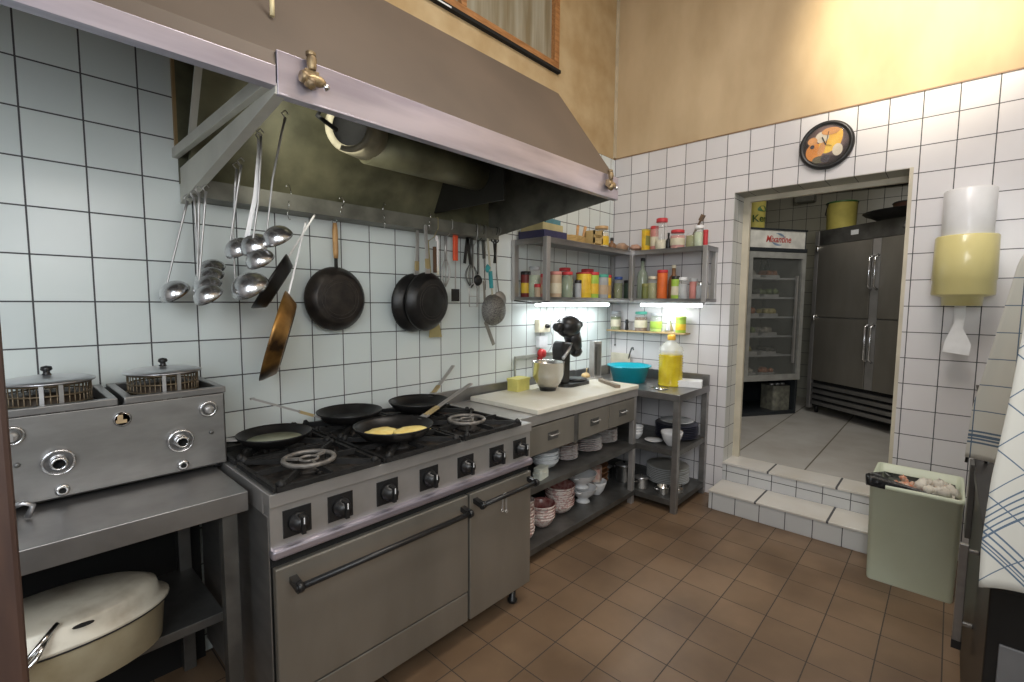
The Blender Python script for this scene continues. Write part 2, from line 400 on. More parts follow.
for k in range(3): mb.box(wx0+.10+k*.24, wx0+.28+k*.24, -.032, -.03, wz0-.024, wz0-.016, 1)
mb.build('window_track', ['gap', 'paper'], w, True)

# overhead pipe in the back room
pi_ = MB().tube([(BX-.05, 0.1, 2.80), (BX-.05, -1.2, 2.76), (BX-.05, -2.9, 2.72)], .022, 8)
o = pi_.build('ceiling_pipe', C('pipe_dark', (.03, .03, .03))); tag(o, 'dark pipe running along the back room wall above the fridges', 'pipe')
o = MB().box(3.10, BX, -.86, -.66, 2.66, 2.76).build('junction_box', C('dim_grey', (.30, .30, .26)), None, bevel=.004); tag(o, 'grey junction box under the pipe on the back room wall', 'junction box')

# ------------------------------------------------------------------ extraction hood
H = thing('extraction_hood', 'large brown canopy extraction hood with brushed steel lip above the range', 'extractor hood', (-2.28, -.02, 1.80))
XL, XH, XE = -4.6, -3.085, -1.48
def W(mb, name, mat, bevel=0., root=None): return mb.build(name, mat, root or H, True, bevel)
# roof: slope + flat top
mb = MB().prism([(-.905, 2.032), (-.54, 2.54), (-.005, 2.54), (-.005, 2.532), (-.536, 2.532), (-.897, 2.030)], 'x', XL, XE)
mb.prism([(-.912, 1.996), (-.905, 2.034), (-.897, 2.034), (-.904, 1.996)], 'x', XL, XH-.002)
W(mb, 'roof_panel', 'roof')
W(MB().prism([(-.90, 1.94), (-.90, 2.03), (-.537, 2.535), (-.005, 2.535), (-.005, 1.815)], 'x', XE-.006, XE), 'end_panel', 'gutter')
mb = MB().box(XH, XE+.004, -.915, -.905, 1.935, 2.036).box(XH, XE+.004, -.915, -.885, 1.931, 1.936)
W(mb, 'front_lip', 'steel_lip', .001)
mb = MB().box(XL, XH-.003, -.913, -.905, 1.953, 1.998).box(XL, XH-.003, -.913, -.88, 1.950, 1.955)
W(mb, 'front_lip', 'steel_lip', .001)
mb = MB().prism([(-.91, 1.934), (-.91, 1.958), (-.005, 1.915), (-.005, 1.79)], 'x', XH-.004, XH)
W(mb, 'end_panel', 'hood_side')
mb = MB().bar((XH+.008, -.91, 1.934), (XH+.008, -.005, 1.79), .028, .003)
W(mb, 'panel_flange', 'hood_side')
mb = MB().bar((XH-.014, -.90, 1.968), (XH-.014, -.006, 1.968), .02, .034)
W(mb, 'side_bar', 'hood_side', .001)
mb = MB().bar((XH-.012, -.22, 1.985), (XH-.012, -.46, 2.40), .012, .02, up=(1,0,0))
W(mb, 'strut', 'hood_side')
W(MB().box(XH-.006, XE-.006, -.018, -.004, 1.86, 2.53), 'back_panel', 'hood_in')
mb = MB().prism([(-.06, 1.86), (-.42, 2.53), (-.40, 2.53), (-.03, 1.86)], 'x', XH+.01, -1.95)
W(mb, 'baffle_panel', 'hood_in')
mb = MB().box(XH-.016, XH-.006, -.018, -.003, 1.955, 2.34)
W(mb, 'wood_batten', C('batten', (.42, .28, .13)))
mb = MB().prism([(-.004, 1.80), (-.13, 1.80), (-.13, 1.865), (-.122, 1.865), (-.122, 1.808), (-.004, 1.808)], 'x', XH+.002, XE-.03)
mb.box(XH+.002, XE-.03, -.012, -.003, 1.80, 1.88)
W(mb, 'grease_gutter', 'gutter')
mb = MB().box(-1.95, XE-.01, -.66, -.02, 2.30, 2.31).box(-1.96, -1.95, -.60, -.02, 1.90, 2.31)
W(mb, 'dark_inner_box', 'hood_dark')  # near-black box at the right end of the hood interior
# fan motor housing (open mouth towards the left)
FT = Matrix.Translation((-2.68, -.52, 2.055)) @ Matrix.Rotation(.62, 4, 'Z') @ Matrix.Rotation(-.10, 4, 'Y')
mb = MB().lathe([(.066, .0), (.070, -.012), (.088, -.012), (.092, 0), (.092, .13), (.06, .15)], 28, (0, 0, 0), 0, 'x', FT, cap=False)
fan = W(mb, 'fan_duct', P('duct_beige', (.30, .27, .19), .5, .1, .1, 12, col2=(.15, .135, .09)))
W(MB().lathe([(1e-4, 0.02), (.09, .02)], 24, (0, 0, 0), 0, 'x', FT), 'duct_mouth', 'gap', root=H)  # black disc puts the shade inside the duct into colour
mb = MB().tube([(-2.66, -.42, 2.13), (-2.72, -.40, 2.15), (-2.76, -.44, 2.09), (-2.73, -.52, 2.03)], .008, 6)
W(mb, 'motor_cable', 'black')
W(MB().lathe([(.078, 0), (.078, .60)], 20, (-2.56, -.43, 2.045), 0, 'x'), 'fan_box', 'hood_in')
W(MB().box(-2.42, -1.96, -.50, -.40, 2.12, 2.52), 'motor_bracket', 'hood_in')
def valve(x):
    mb = MB().box(x-.018, x+.018, -.935, -.915, 1.985, 2.008)
    mb.lathe([(.010, 0), (.012, .01), (.012, .03), (.008, .035)], 12, (x, -.932, 2.008), 0)
    mb.lathe([(.006, 0), (.013, .004), (.013, .012), (.006, .016)], 8, (x, -.928, 2.04), 0)
    v = mb.build('valve', 'brass', H, True, .001)
    mb = MB().lathe([(.013, -.03), (.016, -.02), (.010, -.012), (.014, 0), (.014, .02), (.009, .03)], 12, (x, -.934, 1.985), 0, 'x')
    mb.blob((x-.008, -.94, 1.972), .016, 8, 6, .2).blob((x+.022, -.937, 1.984), .011, 8, 6, .2)
    mb.build('valve_tap', 'brass', v, True); mb = MB().blob((x+.03, -.945, 1.972), .009, 8, 6, .1)
    mb.build('valve_knob', 'chrome', v, True)
valve(-3.007); valve(-1.575)
# pull cord on the roof
o = single('pull_cord', MB().tube([(0, 0, .5), (.005, .1, .25), (.012, -.005, .06), (.02, -.02, 0)], .0025, 6, 0).cyl((.02, -.02, -.04), .006, .045, 10, 1),
       ['black', C('cord_end', (.62, .52, .30))], 'thin cord with a pale end hanging in front of the brown hood roof', 'cord', (-3.075, -.80, 2.20))

# s-hooks on the gutter
def hook_mesh(R=.024):
    pts = [(0, 0, -R*2)]
    for k in range(13):
        a = -PI/2+PI*1.35*k/12; pts.append((R*math.cos(a), 0, R*math.sin(a)+0))
    pts2 = []
    for k in range(9):
        a = PI/2+PI*1.2*k/8; pts2.append((R*.6*math.cos(a), 0, -R*2-R*.6+R*.6*math.sin(a)))
    return MB().tube(pts, .0018, 6).tube(pts2, .0018, 6)
for i, (x, lab) in enumerate([(-2.745, 'wire hook on the hood gutter above the two tilted pans'), (-2.515, 'wire hook on the hood gutter holding the wooden handled pan'),
        (-2.30, 'empty wire hook on the hood gutter right of the wooden handled pan'), (-2.03, 'wire hook on the hood gutter holding the nested black pans')]):
    single('s_hook', hook_mesh([.034, .018, .028, .018][i]), 'chrome', lab, 'hook', (x, -.137, 1.868), [.9, .5, 1.2, .6][i], 'wire hooks on the hood gutter')
# ------------------------------------------------------------------ left steel table, fryer, roaster, post
T = thing('steel_table', 'long stainless steel work table under the double fryer, left of the range', 'table', (-3.85, -.33, 0))
W(MB().box(-4.6, -3.10, -.64, -.01, .80, .86), 'tabletop', 'steel_h', .002, T)
for x in (-3.145, -4.55):
    for y in (-.60, -.05): W(MB().box(x-.02, x+.02, y-.02, y+.02, 0, .80), 'leg', 'steel_dk', .002, T)
W(MB().box(-4.53, -3.125, -.45, -.05, .398, .404).box(-4.53, -3.125, -.455, -.448, .378, .408), 'shelf', 'steel_dk', .001, T)
W(MB().box(-4.53, -3.085, -.03, -.02, .0, .80), 'dark_backing', 'gap', 0, T)  # near-black sheet hides the tiles, putting shade under the table into colour

Fy = thing('double_fryer', 'stainless steel double fryer with two round ports and dials on the table', 'fryer', (-3.345, -.19, .86))
x0, x1, y0, y1 = -3.62, -3.072, -.36, -.02
mb = MB().box(x0, x1, y0, y0+.006, .875, 1.115).box(x0, x0+.006, y0, y1, .875, 1.115).box(x1-.006, x1, y0, y1, .875, 1.115).box(x0, x1, y1-.006, y1, .875, 1.115).box(x0, x1, y0, y1, .875, .881)
W(mb, 'body', 'steel', .002, Fy)
mb = MB()
for a, b_ in ((x0-.004, -3.352), (-3.338, x1+.004)):
    mb.box(a, b_, y0-.003, y0+.022, 1.117, 1.138).box(a, b_, y1-.022, y1, 1.10, 1.138).box(a, a+.022, y0+.022, y1-.022, 1.10, 1.138).box(b_-.022, b_, y0+.022, y1-.022, 1.10, 1.138)
W(mb, 'basin_rim', 'steel_h', .003, Fy)
W(MB().box(x0+.01, x1-.01, y0+.02, y1-.02, 1.06, 1.075), 'oil_surface', C('frying_oil', (.10, .06, .02), rough=.1), 0, Fy)
for x, y in ((-3.6, -.33), (-3.095, -.33), (-3.6, -.05), (-3.095, -.05)): W(MB().cyl((x, y, .86), .012, .016, 12), 'foot', 'black', 0, Fy)
def port(x, z, R):
    mb = MB().lathe([(R*.86, 0), (R, .002), (R*1.02, .012), (R*.93, .018), (R*.84, .012), (R*.78, 0)], 32, (x, y0-.001, z), 0, 'y', cap=False)
    p = mb.build('port_ring', 'chrome', Fy, True)
    MB().lathe([(R*.80, .001), (R*.56, .004), (R*.56, .022), (R*.50, .034), (R*.36, .036), (R*.33, .022), (1e-4, .012)], 24, (x, y0-.001, z), 0, 'y', mats=[2, 0, 0, 0, 1, 1], cap=False).build('port_nozzle', ['chrome', 'gap', 'steel_h'], p, True)
for x in (-3.488, -3.204): port(x, .98, .036)
for x in (-3.484, -3.200):
    W(MB().lathe([(.013, 0), (.017, .004), (.015, .012), (.008, .014), (1e-4, .004)], 18, (x, y0-.001, .899), 0, 'y', mats=[0, 0, 0, 1]), 'drain_port', ['chrome', 'gap'], 0, Fy)
for x in (-3.573, -3.122):
    d = W(MB().lathe([(.024, 0), (.027, .004), (.024, .010), (.019, .006)], 28, (x, y0-.001, 1.069), 0, 'y', cap=False), 'dial_ring', 'chrome', 0, Fy)
    mb = MB().lathe([(.0195, .002), (.0195, .004)], 20, (x, y0-.001, 1.069), 1, 'y').lathe([(.014, .004), (.013, .016), (.010, .020), (1e-4, .020)], 20, (x, y0-.001, 1.069), 0, 'y').box(x-.003, x+.003, y0-.026, y0-.02, 1.058, 1.080)
    mb.build('dial', ['steel_lt', 'steel_dk'], Fy, True)
mb = MB().lathe([(.020, 0), (.022, .004), (.018, .006)], 24, (-3.345, y0-.001, 1.074), 0, 'y', cap=False).box(-3.360, -3.334, y0-.004, y0-.001, 1.062, 1.072, 1).box(-3.356, -3.343, y0-.004, y0-.001, 1.072, 1.087, 1).lathe([(1e-4, .0012), (.018, .0012)], 20, (-3.345, y0, 1.074), 2, 'y')
W(mb, 'inspection_hole', ['chrome', 'cardb', 'gap'], 0, Fy)
for x, z in ((-3.567, .989), (-3.116, .989)): W(MB().lathe([(.007, 0), (.006, .006), (1e-4, .006)], 12, (x, y0-.001, z), 0, 'y'), 'pilot_lamp', 'steel_dk', 0, Fy)
W(MB().cyl((-3.585, y0, .893), .011, .05, 14, 0, 'y').tube([(-3.585, -.41, .893), (-3.560, -.43, .905), (-3.545, -.43, .893), (-3.556, -.43, .865)], .007, 8), 'drain_tap', 'alum', 0, Fy)

def fry_basket(x, y, R, label):
    k = thing('fryer_basket', label, 'fryer basket', (x, y, 1.076), 0, 'lidded baskets in the double fryer')
    mb = MB()
    for i in range(44):
        a = 2*PI*i/44; mb.tube([(R*math.cos(a), R*math.sin(a), 0), (R*math.cos(a), R*math.sin(a), .105)], .0016, 4)
    for z in (.002, .05, .075, .104): mb.torus((0, 0, z), R, .0028, 36, 5)
    mb.build('wire_basket', C('basket_wire', (.22, .17, .11), metal=.6, rough=.4), k)
    MB().lathe([(1e-4, .002), (R*.9, .003), (R*.9, .07), (1e-4, .075)], 28).build('basket_fill', C('basket_dark', (.045, .03, .018)), k)  # plain dark solid filling the wire basket
    mb = MB()
    for a0 in (-1.75, -1.35): mb.box(R+.002, R+.006, -.005, .005, .0, .11, 0, Matrix.Rotation(a0, 4, 'Z'))
    mb.build('basket_strap', 'steel_lt', k)
    ld = MB().lathe([(R*1.12, .108), (R*1.13, .112), (R*.9, .119), (R*.3, .127), (1e-4, .128)], 36).build('lid', 'alum', k)
    MB().lathe([(.012, .127), (.008, .133), (.008, .138), (.014, .143), (.012, .152), (1e-4, .155)], 16).build('lid_knob', 'black', ld)
fry_basket(-3.205, -.185, .098, 'round wire fryer basket with knobbed lid, right one in the double fryer')
fry_basket(-3.49, -.185, .098, 'round wire fryer basket with knobbed lid, left one in the double fryer')

R_ = thing('enamel_roaster', 'oval cream enamel roasting pot with chipped lid on the shelf under the table', 'roasting pot', (-3.505, -.42, .4045))
def oval(prof, sx, sy, mb=None, mat=0): return (mb or MB()).lathe(prof, 44, (0, 0, 0), mat, 'z', None, True, sx, sy)
oval([(.175, .0), (.205, .012), (.215, .13), (.222, .135)], 1.06, .62).build('pot_body', 'enamel', R_)
ld = oval([(.226, .131), (.226, .143), (.205, .150), (.198, .185), (.17, .200), (1e-4, .206)], 1.06, .62).build('lid', 'enamel_lid', R_)
oval([(.224, .129), (.228, .133), (.224, .137)], 1.06, .62).build('rim_line', 'black', R_)
MB().tube([(-.10, -.13, .125), (-.085, -.165, .15), (-.05, -.155, .185), (-.015, -.12, .205)], .006, 8).tube([(-.12, -.125, .10), (-.10, -.17, .12), (-.06, -.175, .16), (-.03, -.13, .19)], .006, 8).build('wire_handle', 'chrome', R_)
MB().add([(.03+.022*math.cos(a), -.06-0+.006*math.sin(a)*2-.10, .1985) for a in [2*PI*i/12 for i in range(12)]], [tuple(range(12))]).build('chip_mark', 'gap', ld)

o = single('wooden_post', MB().box(-.20, 0, -.05, .05, 0, 2.2), 'wood_dark', 'dark brown wooden post at the left edge close to the viewer', 'post', (-3.5795, -1.55, 0), 0, None, None, .004)

# ------------------------------------------------------------------ range
G = thing('gas_range', 'six burner stainless steel gas range with seven black knobs and oven', 'cooker', (-2.5, -.4, 0))
gx0, gx1, gy0, gy1 = -3.08, -1.92, -.75, -.04
def g(mb, n, m, b=0.): return W(mb, n, m, b, G)
g(MB().box(gx0+.002, gx1-.002, gy0+.04, gy1, .10, .80), 'body', 'steel_dk', .002)
g(MB().box(gx0, gx0+.004, gy0+.02, gy1, .08, .80), 'side_panel', 'steel', .001)
mb = MB().box(gx0, gx1, gy0, gy0+.055, .83, .87).box(gx0, gx1, gy1-.02, gy1, .80, .87).box(gx0, gx0+.035, gy0+.055, gy1-.02, .80, .87).box(gx1-.06, gx1, gy0+.055, gy1-.02, .80, .87)
g(mb, 'top_frame', 'steel_lt', .002)
g(MB().box(gx0+.035, gx1-.06, gy0+.055, gy1-.02, .845, .862), 'burner_tray', 'iron_rust')
g(MB().box(gx0+.002, gx1-.002, gy0+.008, gy0+.05, .70, .83), 'control_panel', 'steel_lt')
g(MB().box(gx0, gx1, gy0-.012, gy0+.02, .675, .705), 'lip_rail', 'steel_lip', .008)
g(MB().box(gx0+.005, gx1-.005, gy0+.015, gy0+.05, .645, .675), 'gap_shade', 'gap')  # black box in place of the shade in the gap above the doors
for i, (x, z) in enumerate([(-3.00, .768), (-2.862, .768), (-2.688, .766), (-2.508, .766), (-2.324, .766), (-2.145, .765), (-1.995, .765)]):
    pl = g(MB().box(x-.042, x+.042, gy0+.004, gy0+.009, z-.042, z+.042), 'knob_plate', 'black')
    kb = MB().lathe([(.030, 0), (.028, .012), (.022, .016), (.021, .036), (1e-4, .038)], 20, (x, gy0+.004, z), 0, 'y').box(x-.006, x+.006, gy0-.042, gy0-.01, z-.026, z+.026)
    kb = kb.build('knob', 'black', G, True)
    MB().box(x-.0015, x+.0015, gy0-.0435, gy0-.042, z+.005, z+.024).build('knob_mark', 'paper', kb, True)
dv = -2.315
od = g(MB().box(gx0+.008, dv-.006, gy0-.006, gy0+.02, .235, .645), 'oven_door', 'door_steel', .004)
def bar_handle(xa, xb, z, parent):
    h = MB().tube([(xa, gy0-.052, z), (xb, gy0-.052, z)], .0105, 10)
    for x in (xa+.012, xb-.012): h.bar((x, gy0-.005, z+.008), (x, gy0-.052, z), .022, .020).lathe([(.016, -.008), (.016, .008)], 10, (x, gy0-.052, z), 0, 'x')
    return h.build('handle', 'black', parent, True)
bar_handle(gx0+.045, dv-.025, .592, od)
g(MB().box(gx0+.008, dv-.006, gy0-.004, gy0+.02, .105, .229), 'lower_panel', 'door_steel', .003)
cd = g(MB().box(dv+.004, gx1-.008, gy0-.006, gy0+.02, .105, .645), 'cupboard_door', 'door_steel', .004)
bar_handle(dv+.02, gx1-.015, .605, cd)
for x in (gx0+.06, gx1-.06):
    for y in (gy0+.06, gy1-.06): g(MB().lathe([(.024, 0), (.024, .015), (.016, .02), (.016, .10)], 14, (x, y, 0)), 'foot', 'black')
# burners and grates
BXs = (-2.895, -2.535, -2.175); BYs = (-.60, -.26)
for bx in BXs:
    for by in BYs:
        b_ = g(MB().lathe([(.055, .862), (.052, .874), (.040, .878), (.038, .888), (.030, .893), (1e-4, .894)], 22, (bx, by, 0)), 'burner', 'iron_rust')
        mb = MB()
        hw, hd = .168, .158
        for s in (-1, 1):
            mb.bar((bx-hw, by+s*hd, .884), (bx+hw, by+s*hd, .884), .012, .016).bar((bx+s*hw, by-hd, .884), (bx+s*hw, by+hd, .884), .012, .016)
        for a in range(8):
            t = a*PI/4; c_, s_ = math.cos(t), math.sin(t); R = min(hw/max(abs(c_), 1e-6), hd/max(abs(s_), 1e-6))
            mb.bar((bx+c_*.055, by+s_*.055, .893), (bx+c_*R, by+s_*R, .890), .010, .018)
            if a % 2 == 1: mb.blob((bx+c_*R*.97, by+s_*R*.97, .895), .013, 7, 5, .25)
        g(mb, 'pan_grate', 'iron')
mb = MB()
for i in range(70):
    mb.blob((random.uniform(gx0+.06, gx1-.08), random.uniform(gy0+.07, gy1-.05), .868), random.uniform(.006, .015), 6, 4, .4)
tag(g(mb, 'grime_crust', 'iron_rust'), kind='stuff')
def reducer(x, y, lab):
    mb = MB().torus((0, 0, .006), .078, .008, 32, 8)
    for k in range(3): mb.bar((0.028*math.cos(k*2.09), .028*math.sin(k*2.09), .006), (.074*math.cos(k*2.09), .074*math.sin(k*2.09), .006), .010, .008)
    mb.torus((0, 0, .006), .028, .005, 20, 6)
    single('burner_ring', mb, 'ring', lab, 'burner ring', (x, y, .902), .4, 'pale iron rings on the range')
reducer(-2.905, -.62, 'pale round iron ring on the front left burner of the range')
reducer(-2.19, -.60, 'round iron ring on the front right burner of the range')
# little opener hanging on the cupboard handle
o = single('bottle_opener', MB().tube([(-.010, 0, .0), (0, -.006, .008), (.010, 0, 0)], .002, 6).bar((-.010, 0, 0), (-.012, 0, -.062), .006, .003).bar((.010, 0, 0), (.012, 0, -.075), .007, .003).lathe([(.008, -.004), (.008, .004)], 10, (.012, 0, -.08), 0, 'y').torus((-.012, 0, -.068), .007, .002, 12, 5, 0, 'y'),
    'steel_lt', 'small metal openers hanging from the black cupboard handle of the range', 'opener', (-2.155, gy0-.052, .614))

# ------------------------------------------------------------------ pans
def pan(name, label, R, depth, hl, hmat='steel_lt', bmat='pan_black', rise=.25, group=None, hw=.018, ring=True, grip=None):
    t = thing(name, label, 'frying pan', (0, 0, 0), 0, group)
    MB().lathe([(1e-4, 0), (R*.72, 0), (R*.78, .003), (R*.97, depth*.8), (R, depth), (R*.985, depth+.001), (R*.95, depth*.8), (R*.755, .006), (R*.70, .004), (1e-4, .004)], 40).build('pan_body', bmat, t)
    MB().torus((0, 0, -.0005), R*.60, .0014, 40, 6).torus((0, 0, -.0005), R*.50, .0010, 40, 6).build('base_ring', C('base_ring', (.07, .06, .055), metal=.5), t)
    c_, s_ = math.cos(rise), math.sin(rise)
    p0 = Vector((R*.95, 0, depth*.75)); pe = Vector((R*.95+hl*c_, 0, depth*.75+hl*s_))
    mb = MB()
    if hmat == 'wood':
        m1 = p0.lerp(pe, .22)
        mb.bar(p0, m1, .014, .008)
        h = mb.build('handle', 'pan_black', t)
        q = MB()
        pts = [m1.lerp(pe, k/6) for k in range(7)]; q.tube(pts, .012, 10, 0, False, [.010, .012, .0125, .012, .0125, .012, .009]); q.build('wood_grip', 'wood', h)
        MB().torus(tuple(pe+Vector((.010, 0, .002))), .012, .0018, 14, 5).build('hanging_ring', 'chrome', h)
    else:
        mb.bar(p0, p0.lerp(pe, .12), .034, .006).bar(p0.lerp(pe, .10), pe, hw, .007)
        mb.lathe([(hw*.5, -.003), (hw*.5, .003)], 12, tuple(pe), 0, 'z')
        h = mb.build('handle', hmat, t)
        if grip: MB().bar(p0.lerp(pe, .10), p0.lerp(pe, .32), hw*1.15, .011).build('handle_collar', grip, h)
    for s in (-.009, .009): pass
    return t
def put(t, c, xdir, zdir):
    z = Vector(zdir).normalized(); x = Vector(xdir); x = (x-z*x.dot(z)).normalized(); y = z.cross(x)
    m = Matrix((x, y, z)).transposed()
    t.rotation_euler = m.to_euler(); t.location = c; return t
C('collar_brass', (.55, .43, .22), metal=.5)
zt = .906
p1 = put(pan('frying_pan', 'black frying pan holding pale sauce on the back left burner', .128, .036, .075, 'steel_lt', rise=.10, hw=.03), (-2.905, -.335, zt), (-1, .25, 0), (0, 0, 1))
MB().lathe([(1e-4, .010), (.095, .010), (.098, .006)], 30).build('sauce', 'sauce', p1)
p2 = put(pan('frying_pan', 'empty black frying pan on the back middle burner with its handle to the left', .14, .042, .28, grip='collar_brass', rise=.42), (-2.545, -.225, zt), (-1, .06, 0), (0, 0, 1))
p3 = put(pan('frying_pan', 'empty black frying pan on the back right burner, handle pointing up right', .145, .044, .34, grip='collar_brass', rise=.35), (-2.215, -.285, zt+.004), (1, .55, 0), (0, 0, 1))
p4 = put(pan('frying_pan', 'black frying pan cooking yellow omelettes on the front middle burner', .152, .044, .36, grip='collar_brass', rise=.28), (-2.555, -.585, zt+.002), (1, .18, 0), (0, 0, 1))
def omelette(x, y, lab, rz):
    mb = MB(); prof = []
    mb.blob((0, 0, 0), .052, 18, 6, .10, 0, (1.45, 1.05, .16))
    single('omelette', mb, 'egg', lab, 'omelette', (x, y, zt+.0175), rz, 'omelettes in the front pan')
omelette(-2.60, -.56, 'yellow omelette at the left side of the front frying pan', .3)
omelette(-2.50, -.62, 'yellow omelette at the right side of the front frying pan', -.2)
# hanging pans (backs towards the room)
hp = put(pan('hanging_wok', 'large black pan with wooden handle hanging flat against the tiles', .148, .048, .205, 'wood', 'pan_back', rise=.02), (-2.51, -.10, 1.437), (0, 0, 1), (0, 1, 0))
n1 = put(pan('hanging_pan', 'front one of two nested black frying pans hanging left of the utensils', .155, .045, .24, bmat='pan_black', grip='collar_brass', rise=.04), (-2.03, -.16, 1.425), (-.07, 0, 1), (-.15, 1, .05))
n2 = put(pan('hanging_pan', 'rear one of two nested black frying pans, peeking out at lower left', .155, .045, .225, bmat='pan_black', grip='collar_brass', rise=.04), (-2.07, -.10, 1.418), (.03, 0, 1), (-.15, 1, .05))
vd = Vector((.355, .935, 0))
l1 = Vector((-.13, 0, -.2)).normalized(); nn = vd.cross(l1).normalized()
e1 = put(pan('hanging_pan', 'small black frying pan hanging edge-on beside the ladles', .125, .045, .21, bmat='pan_black', rise=.02), (-2.815, -.20, 1.482), -l1, nn)
l2 = Vector((-.115, 0, -.36)).normalized(); nn = (vd+Vector((.06, 0, 0))).cross(l2).normalized()
e2 = put(pan('hanging_pan', 'heat-tinted golden brown pan hanging edge-on below the small black one', .185, .055, .30, bmat='copper', rise=.05), (-2.795, -.205, 1.275), -l2, nn)

# ------------------------------------------------------------------ ladles and utensils
RT = Vector((.935, -.355, 0)); AW = Vector((.355, .935, 0)); UP = Vector((0, 0, 1))
def ladle(label, hook, cen, R, group, flat=False, bend=0.):
    """hook and bowl centre in world metres; the bowl hangs mouth down to the right"""
    hook = Vector(hook); cen = Vector(cen)-hook
    t = thing('ladle', label, 'ladle', tuple(hook), 0, group)
    O = (RT*.42-UP*.72+AW*.42).normalized()
    ax = (RT*-.85+UP*.40); ax = (ax-O*ax.dot(O)).normalized()
    at_ = cen+ax*R*.98
    mid = at_*.5+RT*bend
    pts = [(0, 0, 0), tuple(at_*.12+RT*bend*.4), tuple(mid), tuple(at_*.88+RT*bend*.3), tuple(at_)]
    mb = MB().tube([(.0, 0, -.004), (-.012, 0, .012), (0, 0, .024), (.010, 0, .014)], .0022, 6)
    if flat:
        for p, q_ in zip(pts, pts[1:]): mb.bar(p, q_, .014, .003, 0, (.3, 1, 0))
    else: mb.tube(pts, .004, 8, 0, False, [.0045, .0042, .0036, .0032, .0032])
    mb.build('handle', 'steel_lt', t)
    y = O.cross(ax)
    R = R*1.1; Tm = Matrix.Translation(cen) @ Matrix((ax, y, O)).transposed().to_4x4()
    prof = [(1e-4, -R*.86)]+[(R*math.sin(PI/2*k/7), -R*.86*math.cos(PI/2*k/7)) for k in range(1, 8)]+[(R*.96, 0)]+[(R*.96*math.sin(PI/2*k/7), -R*.68*math.cos(PI/2*k/7)) for k in range(6, 0, -1)]+[(1e-4, -R*.68)]
    MB().lathe(prof, 26, (0, 0, 0), 0, 'z', Tm).build('bowl', 'ladle_steel', t)
    return t
gl = 'ladles hanging at the near wall end of the hood'
for hook, cen, R, lab in [
    ((-3.09, -.10, 1.785), (-3.142, -.11, 1.450), .047, 'ladle furthest left in the wall-side bunch, bowl apart from the others'),
    ((-3.075, -.13, 1.79), (-3.035, -.15, 1.532), .046, 'ladle with the topmost bowl in the wall-side bunch'),
    ((-3.085, -.17, 1.79), (-3.052, -.19, 1.502), .046, 'ladle with the second bowl from the top in the wall-side bunch'),
    ((-3.08, -.21, 1.80), (-3.070, -.23, 1.472), .044, 'ladle with the third bowl from the top in the wall-side bunch'),
    ((-3.07, -.25, 1.80), (-3.080, -.27, 1.440), .044, 'ladle with the lowest bowl of the wall-side bunch')]:
    ladle(lab, hook, cen, R, gl)
gl = 'ladles hanging from the middle of the hood side'
for hook, cen, R, fl, bd, lab in [
    ((-2.985, -.34, 1.89), (-2.995, -.33, 1.600), .045, False, 0, 'ladle whose bowl is leftmost of the upper cluster'),
    ((-2.945, -.40, 1.97), (-2.960, -.38, 1.610), .048, True, .012, 'ladle with a broad flat handle in the upper cluster'),
    ((-2.955, -.44, 1.97), (-2.965, -.43, 1.560), .043, False, .010, 'ladle whose bowl sits lowest of the four in the upper cluster'),
    ((-2.865, -.42, 2.06), (-2.905, -.43, 1.640), .047, False, -.010, 'ladle on a long thin handle, rightmost of the upper cluster'),
    ((-2.990, -.31, 1.88), (-2.955, -.30, 1.470), .060, False, -.01, 'large deep ladle hanging below the upper cluster')]:
    ladle(lab, hook, cen, R, gl, fl, bd)

def ut(name, mb, mats, label, cat, loc, rz=0.):
    y = -loc[1]-.137; z = 1.868-loc[2]
    mb.tube([(0, 0, -.01), (0, y*.6, z*.1), (0, y, z*.5), (0, y, z), (0, y+.010, z+.004)], .002, 6)
    return single(name, mb, mats, label, cat, loc, rz, 'utensils hanging under the far end of the hood')
ut('fish_slice', MB().bar((0, 0, 0), (.035, 0, -.40), .014, .003, 0, (0, 1, 0)).prism([(.02, -.39), (.06, -.39), (.095, -.53), (.005, -.53)], 'y', -.0015, .0015), C('slice_yellow', (.42, .36, .16)), 'yellowish flat spatula sticking out below the nested pans', 'spatula', (-1.975, -.045, 1.76))
t = thing('peeler_knife', 'brown handled knife hanging right of the nested pan handles', 'knife', (-1.935, -.07, 1.785))
MB().bar((0, 0, 0), (0, 0, -.03), .018, .006, 0, (0, 1, 0)).bar((.008, 0, -.02), (.010, 0, -.21), .012, .003, 0, (0, 1, 0)).build('blade', 'chrome', t)
MB().bar((-.012, 0, -.06), (-.010, 0, -.20), .016, .012, 0, (0, 1, 0)).build('grip', C('grip_brown', (.14, .07, .035)), t)
t = thing('orange_spatula', 'black spatula hanging below a bright orange handle', 'spatula', (-1.80, -.07, 1.80), 0, 'utensils hanging under the far end of the hood')
MB().rbox(-.016, .016, -.008, .008, -.14, 0, .006).build('grip', 'orange', t)
MB().bar((0, 0, -.13), (.0, 0, -.30), .006, .004, 0, (0, 1, 0)).build('stem', 'steel_lt', t)
MB().box(-.028, .028, -.003, .003, -.37, -.30).build('blade', 'black', t)
ut('whisk', (lambda mb: ([mb.tube([(0, 0, -.12)]+[(.026*math.sin(PI*k/8)*math.cos(a), .026*math.sin(PI*k/8)*math.sin(a), -.12-.16*k/8) for k in range(1, 8)]+[(0, 0, -.28)], .0020, 4) for a in [i*PI/4 for i in range(8)]], mb.cyl((0, 0, -.13), .008, .13, 10))[1])(MB()), 'steel_lt', 'wire whisk hanging left of the orange handle', 'whisk', (-1.875, -.075, 1.79))
ut('tongs', MB().bar((0, 0, 0), (-.022, 0, -.15), .020, .004, 0, (0, 1, 0)).bar((0, 0, 0), (.024, 0, -.15), .020, .004, 0, (0, 1, 0)), 'black', 'open black tongs hanging right of the orange handle', 'tongs', (-1.70, -.06, 1.80))
